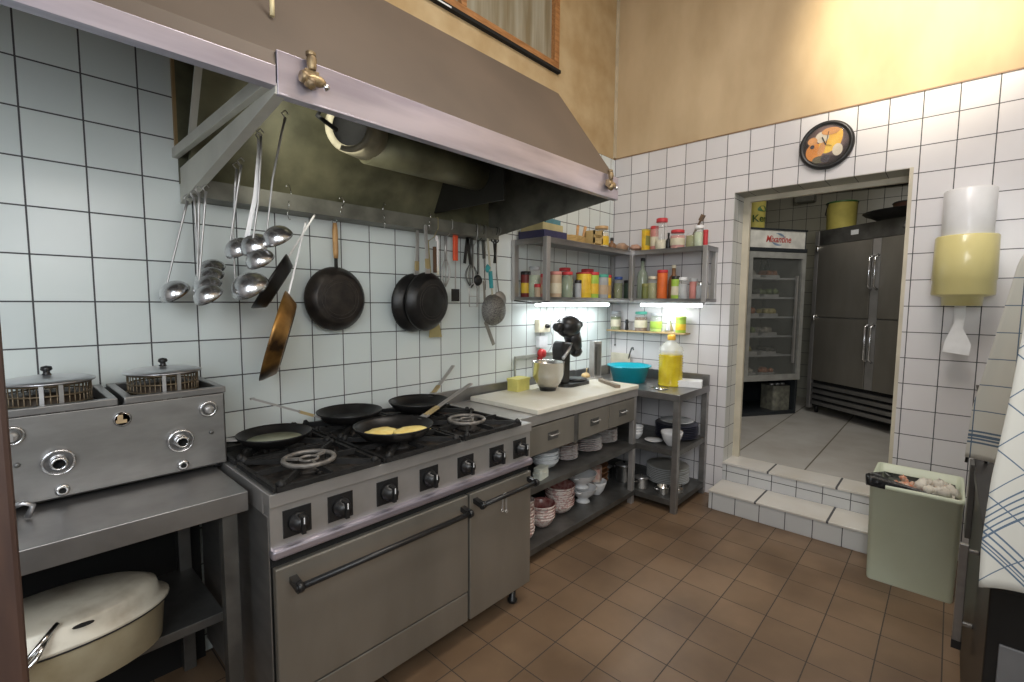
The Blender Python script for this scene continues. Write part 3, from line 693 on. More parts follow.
ut('wire_masher', MB().tube([(0, 0, 0), (0, 0, -.22), (-.03, 0, -.25), (-.03, 0, -.36), (.03, 0, -.36), (.03, 0, -.25), (0, 0, -.22)], .0036, 6).tube([(-.03, 0, -.30), (.03, 0, -.30)], .002, 5), 'steel_lt', 'flat wire masher hanging with its square loop on the tiles', 'masher', (-1.69, -.10, 1.76))
t = thing('mesh_strainer', 'round mesh strainer hanging lowest among the utensils', 'strainer', (-1.60, -.125, 1.80), 0, 'utensils hanging under the far end of the hood')
MB().bar((0, 0, 0), (.045, 0, -.36), .012, .004, 0, (0, 1, 0)).build('handle', C('cream_handle', (.55, .53, .42)), t)
MB().lathe([(1e-4, .06)]+[(.092*math.sin(PI/2*k/6), .06*math.cos(PI/2*k/6)) for k in range(1, 7)]+[(.095, -.003)], 26, (.05, -.0, -.42), 0, 'y').build('mesh_bowl', C('mesh_grey', (.30, .29, .27), metal=.6, bump=.8, bscale=300, col2=(.10, .10, .10), scale=160), t)
MB().bar((-.012, 0, -.19), (.012, 0, -.16), .03, .01, 0, (0, 1, 0)).bar((.02, -.004, -.19), (.03, -.004, -.29), .022, .012, 0, (0, 1, 0)).build('teal_grip', 'teal_grip', t)
ut('serving_tongs', MB().bar((0, 0, 0), (.02, 0, -.26), .014, .004, 0, (0, 1, 0)).bar((.015, 0, -.24), (.075, -.01, -.38), .022, .006, 0, (0, 1, 0)), C('old_steel', (.34, .33, .30), metal=.6), 'dull metal scoop dangling below the mesh strainer', 'scoop', (-1.625, -.12, 1.55))
ut('skimmer', MB().tube([(0, 0, 0), (.0, 0, -.20), (.02, 0, -.34)], .004, 7).lathe([(.055, 0), (.05, .008), (1e-4, .014)], 24, (.03, .0, -.39), 0, 'y'), C('skimmer_grey', (.36, .35, .33), metal=.6), 'long handled round skimmer, last utensil towards the shelves', 'skimmer', (-1.50, -.10, 1.83))
ut('slotted_spoon', MB().tube([(0, 0, 0), (.0, 0, -.20)], .004, 7).lathe([(.034, 0), (.03, .006), (1e-4, .009)], 20, (0, .0, -.235), 0, 'y', None, True, 1, 1), 'black', 'black slotted spoon hanging between the masher and the strainer', 'spoon', (-1.64, -.085, 1.79))
ut('carving_fork', MB().bar((0, 0, 0), (.01, 0, -.12), .016, .012, 0, (0, 1, 0)).bar((.01, 0, -.12), (.016, 0, -.25), .005, .003, 0, (0, 1, 0)).bar((.010, 0, -.25), (.010, 0, -.31), .003, .003, 0, (0, 1, 0)).bar((.022, 0, -.25), (.022, 0, -.31), .003, .003, 0, (0, 1, 0)), ['steel_dk'], 'dark carving fork hanging behind the strainer handle', 'fork', (-1.565, -.05, 1.81))
ut('balloon_whisk', (lambda mb: ([mb.tube([(0, 0, -.14)]+[(.036*math.sin(PI*k/8)*math.cos(a), .036*math.sin(PI*k/8)*math.sin(a), -.14-.15*k/8) for k in range(1, 8)]+[(0, 0, -.29)], .0022, 4) for a in [i*PI/5 for i in range(10)]], mb.cyl((0, 0, -.15), .009, .15, 10))[1])(MB()), 'steel_dk', 'dark balloon whisk hanging just left of the mesh strainer', 'whisk', (-1.665, -.055, 1.80))
ut('kitchen_scissors', MB().torus((-.015, 0, -.02), .015, .004, 14, 6, 0, 'y').torus((.017, 0, -.02), .015, .004, 14, 6, 0, 'y').bar((-.008, 0, -.035), (.008, 0, -.16), .012, .003, 0, (0, 1, 0)).bar((.010, 0, -.035), (-.006, 0, -.16), .012, .003, 0, (0, 1, 0)), 'black_matte', 'black scissors hanging at the top of the utensil cluster', 'scissors', (-1.53, -.115, 1.82))
# ------------------------------------------------------------------ counter with drawers
K = thing('drawer_counter', 'stainless steel counter with three drawers and two open shelves of crockery', 'counter', (-1.2, -.3, 0))
kx0, kx1, ky = -1.905, -.545, -.565
def k_(mb, n, m, b=0., root=None): return W(mb, n, m, b, root or K)
k_(MB().box(kx0, kx1, ky, -.005, .775, .83), 'countertop', 'steel_lt', .002)
k_(MB().box(kx0, kx1, -.022, -.004, .83, .905), 'upstand', 'steel_h', .002)
for x in (kx0+.02, kx1-.024):
    for y in (ky+.024, -.05): k_(MB().box(x-.018, x+.018, y-.018, y+.018, 0, .775), 'leg', 'steel_lt', .002)
k_(MB().box(-1.312, -1.275, ky+.004, -.04, .60, .775), 'divider', 'steel_dk')
for (a, b_) in ((-1.89, -1.315), (-1.272, -.93), (-.925, -.595)):
    d = k_(MB().box(a+.003, b_-.003, ky-.002, ky+.012, .612, .768).box(a+.01, b_-.01, ky+.012, -.10, .615, .70), 'drawer', 'door_steel', .002)
    cx = (a+b_)/2 if b_ != -1.315 else -1.52
    mb = MB().box(cx-.045, cx+.045, ky-.006, ky-.002, .672, .715, 0).tube([(cx-.038, ky-.006, .703), (cx-.038, ky-.022, .700), (cx+.038, ky-.022, .700), (cx+.038, ky-.006, .703)], .004, 6, 1)
    mb.build('drawer_pull', ['steel_dk', 'steel_lt'], d, True)
for z, n in ((.435, 'middle'), (.095, 'lower')):
    k_(MB().box(kx0+.005, kx1-.006, ky+.006, -.03, z-.006, z).box(kx0+.005, kx1-.006, ky+.002, ky+.008, z-.035, z), 'shelf', 'steel_dk', .001)
k_(MB().box(kx0+.01, kx1-.01, -.025, -.02, .06, .60), 'dark_backing', 'steel_dk')
o = single('chopping_board', MB().box(-1.665, -.555, -.575, -.045, .831, .858), 'marble', 'long cream chopping board covering the drawer counter', 'chopping board', (0, 0, 0), 0, None, None, .004)

# corner table
CT = thing('corner_table', 'small stainless steel corner table with two lower shelves beside the doorway', 'table', (-.27, -.44, 0))
c_ = lambda mb, n, m, b=0.: W(mb, n, m, b, CT)
c_(MB().box(-.543, -.003, -.862, -.004, .772, .82), 'tabletop', 'steel_h', .002)
c_(MB().box(-.022, -.004, -.86, -.004, .82, .90).box(-.54, -.022, -.022, -.004, .82, .90), 'upstand', 'steel_h', .002)
for x, y in ((-.520, -.84), (-.03, -.84), (-.520, -.05), (-.03, -.05)): c_(MB().box(x-.02, x+.02, y-.02, y+.02, 0, .812), 'leg', 'steel', .002)
for z in (.435, .088): c_(MB().box(-.535, -.012, -.855, -.012, z-.006, z).box(-.538, -.532, -.855, -.012, z-.038, z).box(-.538, -.012, -.858, -.852, z-.038, z), 'shelf', 'steel_dk', .001)

# ------------------------------------------------------------------ crockery
def plate_mesh(R, h=.018, th=.004): return MB().lathe([(R*.55, 0), (R*.6, .002), (R*.97, h), (R, h), (R*.985, h+th*.6), (R*.6, th+.002), (1e-4, th+.002)], 28, mats=[0, 0, 1, 1, 0, 0])
def bowl_mesh(R, h, th=.004, inner=1, rim=1):
    prof = [(R*.42, 0), (R*.46, .004), (R*.75, h*.35), (R*.95, h*.8), (R, h), (R-th, h), (R*.93-th, h*.8), (R*.7, h*.35), (R*.4, .010), (1e-4, .010)]
    return MB().lathe(prof, 28, mats=[0, 0, 0, 0, rim, inner, inner, inner, inner])
def stack(name, mb, mats, n, x, y, z, dz, label, cat, group, jit=.003, top_label=None):
    o = single(name, mb, mats, label, cat, (x, y, z), 0, group)
    for i in range(1, n):
        d = o.copy(); COL.objects.link(d); d.location = (x+random.uniform(-jit, jit), y+random.uniform(-jit, jit), z+i*dz); d.rotation_euler = (0, 0, random.uniform(0, 6))
        if i == n-1 and top_label: d['label'] = top_label
    return o
zm, zl = .4355, .0955
stack('white_dish', bowl_mesh(.085, .05, .004, 0, 0), ['white_bowl'], 6, -1.38, -.40, zm, .012, 'white dish in the leftmost stack on the middle counter shelf', 'dish', 'white dishes stacked at the left of the middle shelf')
single('folded_cloth', MB().rbox(-.05, .05, -.03, .03, 0, .035, .012).rbox(-.045, .05, -.028, .026, .036, .06, .012), C('tub_pale', (.62, .66, .60)), 'pale folded cloth at the left front edge of the middle shelf', 'cloth', (-1.53, -.49, zm), .2)
stack('rimmed_plate', plate_mesh(.075), ['pinkrim', 'white'], 9, -1.165, -.40, zm, .010, 'small pink-rimmed plate in the second stack on the middle shelf', 'plate', 'pink-rimmed plates in the second middle-shelf stack')
stack('white_plate', plate_mesh(.11), ['white', 'pinkrim'], 7, -.905, -.375, zm, .012, 'large white plate in the third stack on the middle shelf', 'plate', 'large white plates in the third middle-shelf stack')
stack('rimmed_plate', plate_mesh(.10), ['pinkrim', 'white'], 9, -.66, -.36, zm, .010, 'pinkish plate in the rightmost stack on the middle shelf', 'plate', 'pinkish plates in the rightmost middle-shelf stack')
stack('patterned_cup', bowl_mesh(.05, .05, .004, 0, 0), ['pinkrim'], 11, -1.62, -.46, zl, .018, 'pink patterned bowl in the narrow stack next to the range', 'bowl', 'pink patterned bowls stacked beside the range')
stack('soup_bowl', bowl_mesh(.082, .07), ['pinkrim', 'maroon'], 5, -1.43, -.42, zl, .017, 'pink-rimmed soup bowl with dark red inside in the short stack', 'bowl', 'soup bowls in the short lower-shelf stack')
stack('soup_bowl', bowl_mesh(.095, .065), ['pinkrim', 'maroon'], 9, -1.20, -.38, zl, .014, 'patterned soup bowl with dark red inside in the tall middle stack', 'bowl', 'soup bowls in the tall lower-shelf stack')
def tureen(x, y, z, lab, R=.095):
    t = thing('soup_tureen', lab, 'tureen', (x, y, z), .3, 'white pedestal tureens on the lower shelf')
    MB().lathe([(R*.55, 0), (R*.5, .006), (R*.35, .022), (R*.6, .04), (R*.95, .075), (R, .095), (R*1.05, .098), (R*.94, .095), (R*.85, .06), (1e-4, .035)], 30).build('bowl', 'white', t)
    for s in (-1, 1): MB().tube([(s*R*.98, -.02, .085), (s*R*1.25, -.012, .092), (s*R*1.25, .012, .092), (s*R*.98, .02, .085)], .006, 8).build('handle', 'white', t)
tureen(-.965, -.40, zl, 'lower white pedestal tureen at the bottom of the pair', .09)
tureen(-.975, -.39, zl+.099, 'upper white tureen stacked on another, right of the bowls', .10)
single('paper_packet', MB().rbox(-.05, .05, -.03, .03, 0, .09, .012), C('packet_pink', (.55, .28, .24), col2=(.65, .58, .52), scale=30), 'pinkish packet leaning right of the white tureens', 'packet', (-.80, -.40, zl+.10), .4)
single('upturned_bowl', bowl_mesh(.07, .095, .004, 0, 0), 'white', 'white bowl under the pinkish packet on the lower shelf', 'bowl', (-.80, -.40, zl), 0)
stack('terracotta_dish', bowl_mesh(.13, .05, .008, 0, 0), ['terracotta'], 4, -.68, -.27, zl, .036, 'brown clay dish in the stack at the back right of the lower shelf', 'dish', 'brown clay dishes stacked on the lower shelf')

zc = .4355; zb = .0885
stack('white_cup', bowl_mesh(.048, .052, .003, 0, 0), ['white'], 3, -.435, -.50, zc, .022, 'white cup in the small stack at the left of the corner table shelf', 'cup', 'stacked white cups on the corner table shelf')
single('white_saucer', plate_mesh(.062, .016), ['white', 'white'], 'single white saucer between the cups and the tall white bowl', 'saucer', (-.43, -.635, zc))
single('white_bowl', bowl_mesh(.075, .10, .004, 0, 0), 'white', 'tall white bowl behind the front leg of the corner table', 'bowl', (-.42, -.765, zc))
stack('dark_plate', plate_mesh(.155, .016), ['darkplate', 'darkplate'], 8, -.175, -.69, zc, .0125, 'large dark blue plate in the stack on the corner table shelf', 'plate', 'dark blue plates stacked on the corner table')
single('pale_plate', plate_mesh(.12, .014), ['white_bowl', 'white_bowl'], 'pale plate lying on top of the dark blue plates', 'plate', (-.175, -.69, zc+.11))
stack('black_pot', MB().lathe([(.085, 0), (.09, .01), (.09, .08), (.095, .085), (1e-4, .085)], 26), ['black_matte'], 2, -.33, -.17, zc, .09, 'black pot stacked at the dark back of the corner table shelf', 'pot', 'black pots at the back of the corner table')
stack('serving_plate', plate_mesh(.155, .018), ['greyplate', 'white_bowl'], 9, -.19, -.64, zb, .013, 'large grey serving plate stacked on the lowest corner table shelf', 'plate', 'grey serving plates stacked on the lowest shelf')
def pot(x, y, z, R, h, lab, lid=True, grp='small steel pots on the lowest shelf'):
    t = thing('steel_pot', lab, 'pot', (x, y, z), random.uniform(0, 3), grp)
    MB().lathe([(R*.95, 0), (R, .006), (R, h), (R*1.04, h+.002), (R*.96, h), (R*.95, .01), (1e-4, .008)], 26).build('pot_body', 'chrome', t)
    for s in (-1, 1): MB().tube([(s*R, -.015, h*.8), (s*(R+.022), -.012, h*.8), (s*(R+.022), .012, h*.8), (s*R, .015, h*.8)], .004, 6).build('handle', 'chrome', t)
    if lid:
        l = MB().lathe([(R*1.03, h+.003), (R*.6, h+.012), (1e-4, h+.016)], 26).build('lid', 'alum', t)
        MB().lathe([(.006, h+.014), (.012, h+.024), (1e-4, h+.028)], 12).build('lid_knob', 'black', l)
pot(-.45, -.73, zb, .045, .05, 'small shiny pot nearest the front leg on the lowest shelf', False)
pot(-.355, -.795, zb, .038, .045, 'small shiny pot right of the front leg on the lowest shelf', False)
pot(-.45, -.56, zb, .055, .07, 'lidded steel pot behind the two small pots on the lowest shelf')
pot(-.42, -.40, zb, .065, .12, 'taller lidded steel pot at the back left of the lowest shelf')
pot(-.45, -.26, zb, .05, .08, 'dark lidded pot against the wall on the lowest shelf')

# ------------------------------------------------------------------ wall shelf unit (L-shaped)
S = thing('wall_shelf', 'grey steel L-shaped wall shelf with two tiers in the corner', 'shelf', (-.3, -.3, 1.44))
s_ = lambda mb, n, m, b=0.: W(mb, n, m, b, S)
DA, DB, XA, YB = .30, .20, -1.262, -.882      # depth of left arm, depth of right arm, ends
def tier(z, lo, hi, n):
    mb = MB().box(XA, -.003, -DA, -.003, z-.004, z).box(-DB, -.003, YB, -DA, z-.004, z)
    mb.box(XA, -DB, -DA, -DA+.004, lo, hi).box(-DB, -DB+.004, YB, -DA, lo, hi).box(XA, XA+.004, -DA, -.003, lo, hi).box(-DB, -.003, YB, YB+.004, lo, hi)
    s_(mb, n, 'steel_h', .001)
tier(1.826, 1.796, 1.832, 'upper_tier'); tier(1.456, 1.438, 1.462, 'lower_tier')
for x, y in ((XA+.018, -DA+.014), (XA+.018, -.02), (-DB, -DA), (-DB+.014, YB+.018), (-.02, YB+.018), (-.02, -.02)):
    s_(MB().box(x-.0195, x+.0195, y-.0155, y+.0155, 1.437, 1.8345), 'upright', 'steel_lt', .002)
L_ = thing('fluorescent_lamp', 'glowing white tube lamp mounted under the wall shelf', 'lamp', (-.66, -.12, 1.425))
MB().box(-.50, .44, -.025, .025, .003, .013).build('lamp_body', 'paper', L_)
MB().tube([(-.48, 0, -.012), (.42, 0, -.012)], .013, 12).build('tube', P('tube_glow', (.95, 1, 1), emit=7.), L_)
L2 = thing('fluorescent_lamp', 'glowing white tube lamp under the right arm of the wall shelf', 'lamp', (-.11, -.58, 1.425), PI/2)
MB().box(-.25, .25, -.025, .025, .003, .013).build('lamp_body', 'paper', L2)
MB().tube([(-.24, 0, -.012), (.24, 0, -.012)], .013, 12).build('tube', bpy.data.materials['tube_glow'], L2)

# jars ----------------------------------------------------------------
def jar(x, y, z, r, h, body, lid, label, cat='jar', band=None, neck=False, glass=None, fill=.8, group=None, name=None, lidh=.018, square=False):
    t = thing(name or ('spice_jar' if cat == 'jar' else cat.replace(' ', '_')), label, cat, (x, y, z), random.uniform(-.3, .3), group)
    if square: MB().rbox(-r, r, -r*.6, r*.6, 0, h-lidh*.6, r*.15).build('box_body', body, t)
    elif glass:
        MB().lathe([(r*.92, 0), (r*.95, .003), (r*.95, h*fill), (1e-4, h*fill)], 20).build('contents', body, t)
        MB().lathe([(r*.95, 0), (r, .004), (r, h*.84), (r*.82, h*.92), (r*.82, h-.004)], 22, cap=False).build('glass_wall', glass, t)
    elif neck:
        MB().lathe([(r*.92, 0), (r, .004), (r, h*.58), (r*.8, h*.70), (r*.36, h*.78), (r*.34, h)], 22).build('bottle_body', body, t)
    else: MB().lathe([(r*.96, 0), (r, .003), (r, h-.006), (r*.96, h)], 22).build('jar_body', body, t)
    rr = r*.4 if neck else (r*.9 if glass else r*1.02)
    if lid and not square: MB().lathe([(rr, h-.003), (rr*1.02, h), (rr*1.02, h+lidh), (rr*.9, h+lidh+.002), (1e-4, h+lidh+.002)], 20).build('lid', lid, t)
    elif lid: MB().box(-r, r, -r*.6, r*.6, h-lidh*.6+.0005, h).build('lid', lid, t)
    if band:
        if square: MB().box(-r*.8, r*.8, -r*.6-.001, -r*.6, h*.25, h*.7).build('label_band', band, t)
        else: MB().lathe([(r*1.005, h*.2), (r*1.012, h*.21), (r*1.012, h*.62), (r*1.005, h*.63)], 22).build('label_band', band, t)
    return t
q = C
q('red_dark', (.20, .025, .02)); q('beige', (.58, .44, .30)); q('pale_green', (.52, .60, .42)); q('yel', (.80, .58, .04), col2=(.66, .40, .03)); q('herb', (.18, .20, .06)); q('lime', (.40, .60, .08))
q('brown', (.22, .11, .05)); q('cream', (.72, .66, .50)); q('blue', (.06, .12, .40)); q('orange2', (.78, .16, .03)); q('pinkc', (.62, .25, .22)); q('greyl', (.42, .44, .46)); q('tan', (.56, .36, .17)); q('green_lid', (.08, .42, .32)); q('olive', (.30, .30, .10))
q('redlid', (.60, .04, .05)); q('darkgreen', (.03, .06, .04))
z1 = 1.457; z2 = 1.8275
gL, gT = 'jars on the lower tier of the wall shelf', 'items on the upper tier of the wall shelf'
for a in [
 (-1.175, -.055, z1, .033, .155, 'red_dark', 'black', 'dark red jar with yellow label at the far left of the lower tier', 'jar', 'yel'),
 (-1.155, -.115, z1, .040, .185, 'pale_green', 'greyl', 'tall clear jar with domed grey lid in the left bay', 'jar', None, False, 'glass'),
 (-1.185, -.165, z1, .020, .070, 'beige', 'redlid', 'tiny beige jar with red lid in the left bay', 'jar'),
 (-1.150, -.195, z1, .026, .135, 'pinkc', 'redlid', 'pinkish spice jar with red lid next to the left front post', 'jar', 'beige'),
 (-1.060, -.10, z1, .026, .130, 'tan', 'redlid', 'tan spice jar with red lid behind the left front post', 'jar', 'cream'),
 (-.985, -.16, z1, .040, .160, 'beige', 'pinkc', 'beige jar with pink lid right of the left front post', 'jar', 'cream'),
 (-.855, -.16, z1, .042, .165, 'pale_green', 'redlid', 'jar of pale contents with dark red lid, second in the main bay', 'jar', None, False, 'glass_bottle'),
 (-.775, -.08, z1, .045, .200, 'herb', 'redlid', 'taller dark herb jar with red lid at the back of the lower tier', 'jar', None, False, 'glass'),
 (-.765, -.19, z1, .024, .110, 'greyl', 'black', 'little grey jar just left of the yellow tin', 'jar'),
 (-.570, -.19, z1, .040, .175, 'lime', 'redlid', 'green jar with red lid just right of the yellow tin', 'jar', 'yel'),
 (-.500, -.09, z1, .045, .205, 'tan', 'redlid', 'tall tan jar with wide red lid behind the green one', 'jar'),
 (-.430, -.18, z1, .045, .165, 'greyl', 'green_lid', 'grey can with orange label left of the inner corner', 'can', 'beige'),
 (-.350, -.17, z1, .034, .165, 'yel', 'redlid', 'yellow can with red top left of the inner corner', 'can', 'tan'),
 (-.225, -.10, z1, .034, .150, 'tan', 'blue', 'jar with blue lid deep in the inner corner', 'jar', None, False, 'glass'),
 (-.16, -.16, z1, .036, .160, 'herb', 'blue', 'blue topped dark jar in the inner corner', 'jar', None, False, 'glass'),
 (-.15, -.245, z1, .036, .13, 'darkgreen', 'black', 'short dark green jar right of the inner corner post', 'jar'),
 (-.13, -.355, z1, .043, .30, 'glass_bottle', 'black', 'tall dark bottle with black cap on the right arm', 'bottle', None, True),
 (-.165, -.40, z1, .026, .10, 'herb', 'olive', 'short herb jar in front of the tall dark bottle', 'jar'),
 (-.14, -.450, z1, .040, .155, 'olive', 'cream', 'olive jar with cream lid between the dark bottle and orange can', 'jar', None, False, 'glass'),
 (-.15, -.530, z1, .038, .200, 'orange2', 'redlid', 'bright orange can on the right arm of the lower tier', 'can'),
 (-.11, -.600, z1, .038, .235, 'brown', 'cream', 'brown bottle with white cap behind the orange can', 'bottle', None, True),
 (-.165, -.64, z1, .030, .150, 'lime', 'black', 'green and white jar right of the orange can', 'jar', 'cream'),
 (-.15, -.690, z1, .034, .140, 'greyl', 'paper', 'clear grey jar left of the right front post', 'jar', None, False, 'glass'),
 (-.14, -.765, z1, .028, .130, 'pinkc', 'greyl', 'small pinkish jar beside the right front post', 'jar'),
 (-.06, -.80, z1, .042, .110, 'cream', 'black', 'rounded glass jar at the right end of the lower tier', 'jar', None, False, 'glass'),
 ]:
    a = list(a); kw = {}
    jar(*a[:9], band=a[9] if len(a) > 9 else None, neck=a[10] if len(a) > 10 else False, glass=a[11] if len(a) > 11 else None, group=gL)
t = jar(-.665, -.17, z1, .055, .18, 'yel', 'redlid', 'big bright yellow tin in the middle of the lower tier', 'tin', 'yel', group=gL, lidh=.006)
jar(-.15, -.82, z1, .03, .10, 'greyl', 'chrome', 'small steel shaker at the right corner post of the lower tier', 'shaker', group=gL)
# upper tier
single('blue_box', MB().box(-.12, .12, -.11, .11, 0, .06), C('navy', (.03, .03, .09)), 'flat dark blue box at the left end of the upper tier', 'box', (-1.10, -.135, z2), 0, gT, None, .003)
single('cardboard_box', MB().box(-.115, .115, -.09, .09, 0, .05), C('box_yellow', (.52, .46, .24)), 'flat yellowish box on top of the dark blue box', 'box', (-1.09, -.12, z2+.0605), .05, gT, None, .002)
single('cyan_box', MB().box(-.09, .09, -.07, .07, 0, .04), C('box_cyan', (.08, .24, .30)), 'small cyan packet topmost on the boxes of the upper tier', 'box', (-1.05, -.11, z2+.111), .1, gT, None, .002)
def basket_mesh(a, b_, h):
    mb = MB()
    for k in range(6): mb.torus((0, 0, .008+k*h/6), a, .006, 28, 5, T=Matrix.Diagonal((1, b_/a, 1, 1)))
    for k in range(20):
        t_ = 2*PI*k/20; mb.tube([(a*math.cos(t_), b_*math.sin(t_), 0), (a*1.02*math.cos(t_), b_*1.02*math.sin(t_), h)], .004, 5)
    mb.lathe([(1e-4, .004), (a, .004)], 24, (0, 0, 0), 0, 'z', None, True, 1, b_/a)
    return mb
single('wicker_basket', basket_mesh(.13, .075, .06), C('wicker', (.50, .34, .13)), 'low wicker basket behind the wooden mallets on the upper tier', 'basket', (-.80, -.15, z2), 0, gT)
for i, (x, rz, lab) in enumerate([(-.72, .3, 'wooden pestle standing in the wicker basket, left one'), (-.65, -.4, 'wooden pestle standing in the wicker basket, right one')]):
    single('wooden_pestle', MB().tube([(0, 0, 0), (.01, 0, .08), (.025, 0, .14)], .01, 8, 0, False, [.014, .009, .012]), 'wood', lab, 'pestle', (x, -.14, z2+.012), rz, gT)
single('wooden_crate', MB().box(-.06, .06, -.04, -.032, .03, .07).box(-.06, .06, -.04, -.032, .09, .12).box(-.06, .06, .032, .04, .02, .12).box(-.06, -.045, -.04, .04, 0, .12).box(.045, .06, -.04, .04, 0, .13).box(-.045, .045, -.032, .032, 0, .01), C('pale_wood', (.58, .42, .18)), 'small slatted wooden rack right of the wicker basket', 'rack', (-.575, -.19, z2), 0, gT)
jar(-.44, -.17, z2, .055, .155, 'cream', 'tan', 'large jar with yellow top and printed blue band on the upper tier', 'jar', 'yel', glass='glass', group=gT)
jar(-.325, -.19, z2, .032, .08, 'brown', 'black', 'little brown bottle with black cap right of the large jar', 'bottle', None, True, group=gT)
mb = MB().blob((0, 0, .035), .05, 12, 8, .2, 0, (1.5, 1.1, .75)); single('onion_bag', mb, C('onion', (.42, .27, .18), scale=40), 'brown lumpy bag lying in the corner of the upper tier', 'bag', (-.17, -.18, z2), 0, gT)
mb = MB().blob((0, 0, .03), .04, 12, 8, .25, 0, (1.3, 1.1, .6)); single('bread_bag', mb, C('onion2', (.50, .30, .22), scale=40), 'pinkish lumpy bag beside the yellow carton on the upper tier', 'bag', (-.15, -.30, z2), 0, gT)
jar(-.15, -.385, z2, .030, .165, 'yel', 'tin_yellow', 'tall yellow carton on the right arm of the upper tier', 'carton', 'olive', square=True, group=gT)
jar(-.13, -.445, z2, .030, .165, 'pinkc', 'redlid', 'pink jar behind the yellow carton on the upper tier', 'jar', 'cream', group=gT)
jar(-.155, -.515, z2, .045, .205, 'cream', 'redlid', 'tall clear canister with red lid on the upper tier', 'canister', None, glass='glass', fill=.35, group=gT, lidh=.025)
jar(-.165, -.575, z2, .020, .10, 'black', 'black', 'small black bottle between the two red lidded jars', 'bottle', None, True, group=gT)
jar(-.155, -.640, z2, .052, .115, 'pinkc', 'redlid', 'wide jar of pink contents with red lid on the upper tier', 'jar', 'cream', glass='glass', group=gT)
jar(-.12, -.735, z2, .045, .110, 'olive', None, 'olive green pot holding brushes on the upper tier', 'pot', glass='glass', group=gT)
single('pastry_brush', MB().bar((0, 0, 0), (.0, -.07, .14), .018, .010).bar((0, -.07, .14), (0, -.09, .18), .034, .022), C('brush_brown', (.16, .10, .06)), 'brown brush leaning out of the olive pot on the upper tier', 'brush', (-.12, -.72, z2+.05), 0, gT)
jar(-.16, -.800, z2, .034, .13, 'pale_green', 'paper', 'pale green glass tumbler near the right end of the upper tier', 'glass', glass='glass', group=gT)
jar(-.17, -.850, z2, .016, .095, 'redlid', 'redlid', 'little red can at the right end of the upper tier', 'can', group=gT)

# spice ledge ----------------------------------------------------------
single('wooden_ledge', MB().box(-.105, -.002, -.70, -.025, 1.192, 1.204), 'board_wood', 'narrow wooden ledge on the back wall holding jars', 'ledge', (0, 0, 0), 0, None, None, .002)
z3 = 1.2045; gS = 'jars on the narrow wooden ledge'
jar(-.058, -.085, z3, .042, .135, 'herb', 'greyl', 'square-looking jar with cream label at the left of the ledge', 'jar', 'cream', glass='glass', group=gS)
single('salt_shaker', MB().lathe([(.014, 0), (.016, .01), (.011, .05), (.015, .06), (.012, .085), (1e-4, .09)], 16), 'black', 'small dark shaker between the two labelled jars', 'shaker', (-.05, -.185, z3), 0, gS)
jar(-.058, -.315, z3, .050, .135, 'brown', 'green_lid', 'wide jar with teal lid and cream label on the ledge', 'jar', 'cream', glass='glass', group=gS)
jar(-.058, -.445, z3, .045, .125, 'lime', 'greyl', 'clear jar with lime green band on the ledge', 'jar', 'lime', glass='glass', fill=.3, group=gS)
single('steel_funnel', MB().lathe([(.034, 0), (.032, .02), (.012, .085), (.010, .10), (1e-4, .10)], 20), 'alum', 'upturned steel funnel on the ledge above the oil bottle', 'funnel', (-.06, -.555, z3), 0, gS)
jar(-.058, -.645, z3, .038, .105, 'lime', 'lime', 'green and yellow tin at the right end of the ledge', 'tin', 'yel', group=gS)

# ------------------------------------------------------------------ on the counter
single('yellow_tub', MB().rbox(-.068, .068, -.045, .045, 0, .066, .012).rbox(-.072, .072, -.049, .049, .066, .08, .012), 'yellow_tub', 'pale yellow square tub at the left back of the chopping board', 'tub', (-1.30, -.11, .8585), .1)
X = thing('stand_mixer', 'black stand mixer with its head tilted up on the chopping board', 'mixer', (-.90, -.22, .8585), .0)
MB().rbox(-.13, .17, -.09, .09, 0, .022, .07).lathe([(.082, .022), (.078, .036), (.03, .040), (1e-4, .040)], 26, (.08, 0, 0)).build('base', 'black', X)
MB().prism([(-.125, .02), (-.045, .02), (-.04, .20), (-.03, .30), (-.12, .31), (-.145, .26), (-.135, .18)], 'y', -.045, .045).build('column', 'black', X, bevel=.014)
hd = MB().lathe([(.01, -.085), (.055, -.07), (.074, -.03), (.078, .01), (.074, .05), (.055, .08), (.01, .09)], 28, (-.02, 0, .405), 0, 'x').build('motor_head', 'black', X)
MB().lathe([(.024, 0), (.034, .02), (.030, .06)], 20, (-.16, 0, .405), 0, 'x').build('hub_cap', 'black', hd)
MB().lathe([(.030, .0), (.030, .05), (.024, .07), (1e-4, .07)], 20, (.06, 0, .415), 0, 'x').build('attachment_port', 'black', hd)
MB().lathe([(.06, 0), (.058, .10), (.050, .15), (.030, .165), (1e-4, .165)], 26, T=Matrix.Translation((.01, 0, .39)) @ Matrix.Rotation(PI-.40, 4, 'Y')).build('planetary_neck', 'black', hd)
MB().lathe([(.040, 0), (.044, .03), (.03, .05), (1e-4, .05)], 24, T=Matrix.Translation((.075, 0, .245)) @ Matrix.Rotation(PI-.40, 4, 'Y')).build('beater_socket', 'black', hd)
MB().tube([(-.02, -.03, .29), (-.08, -.05, .245), (-.15, -.06, .20)], .011, 10).build('beater_shaft', 'alum', X)
Bw = thing('mixing_bowl', 'steel mixing bowl standing left of the black mixer', 'bowl', (-1.17, -.25, .8585))
MB().lathe([(.052, 0), (.056, .018), (.060, .022)], 24).build('bowl_foot', 'black', Bw)
MB().lathe([(1e-4, .022), (.060, .022), (.088, .06), (.102, .10), (.106, .185), (.111, .188), (.102, .186), (.098, .10), (.08, .06), (1e-4, .03)], 32).build('bowl_body', 'bowl_steel', Bw)
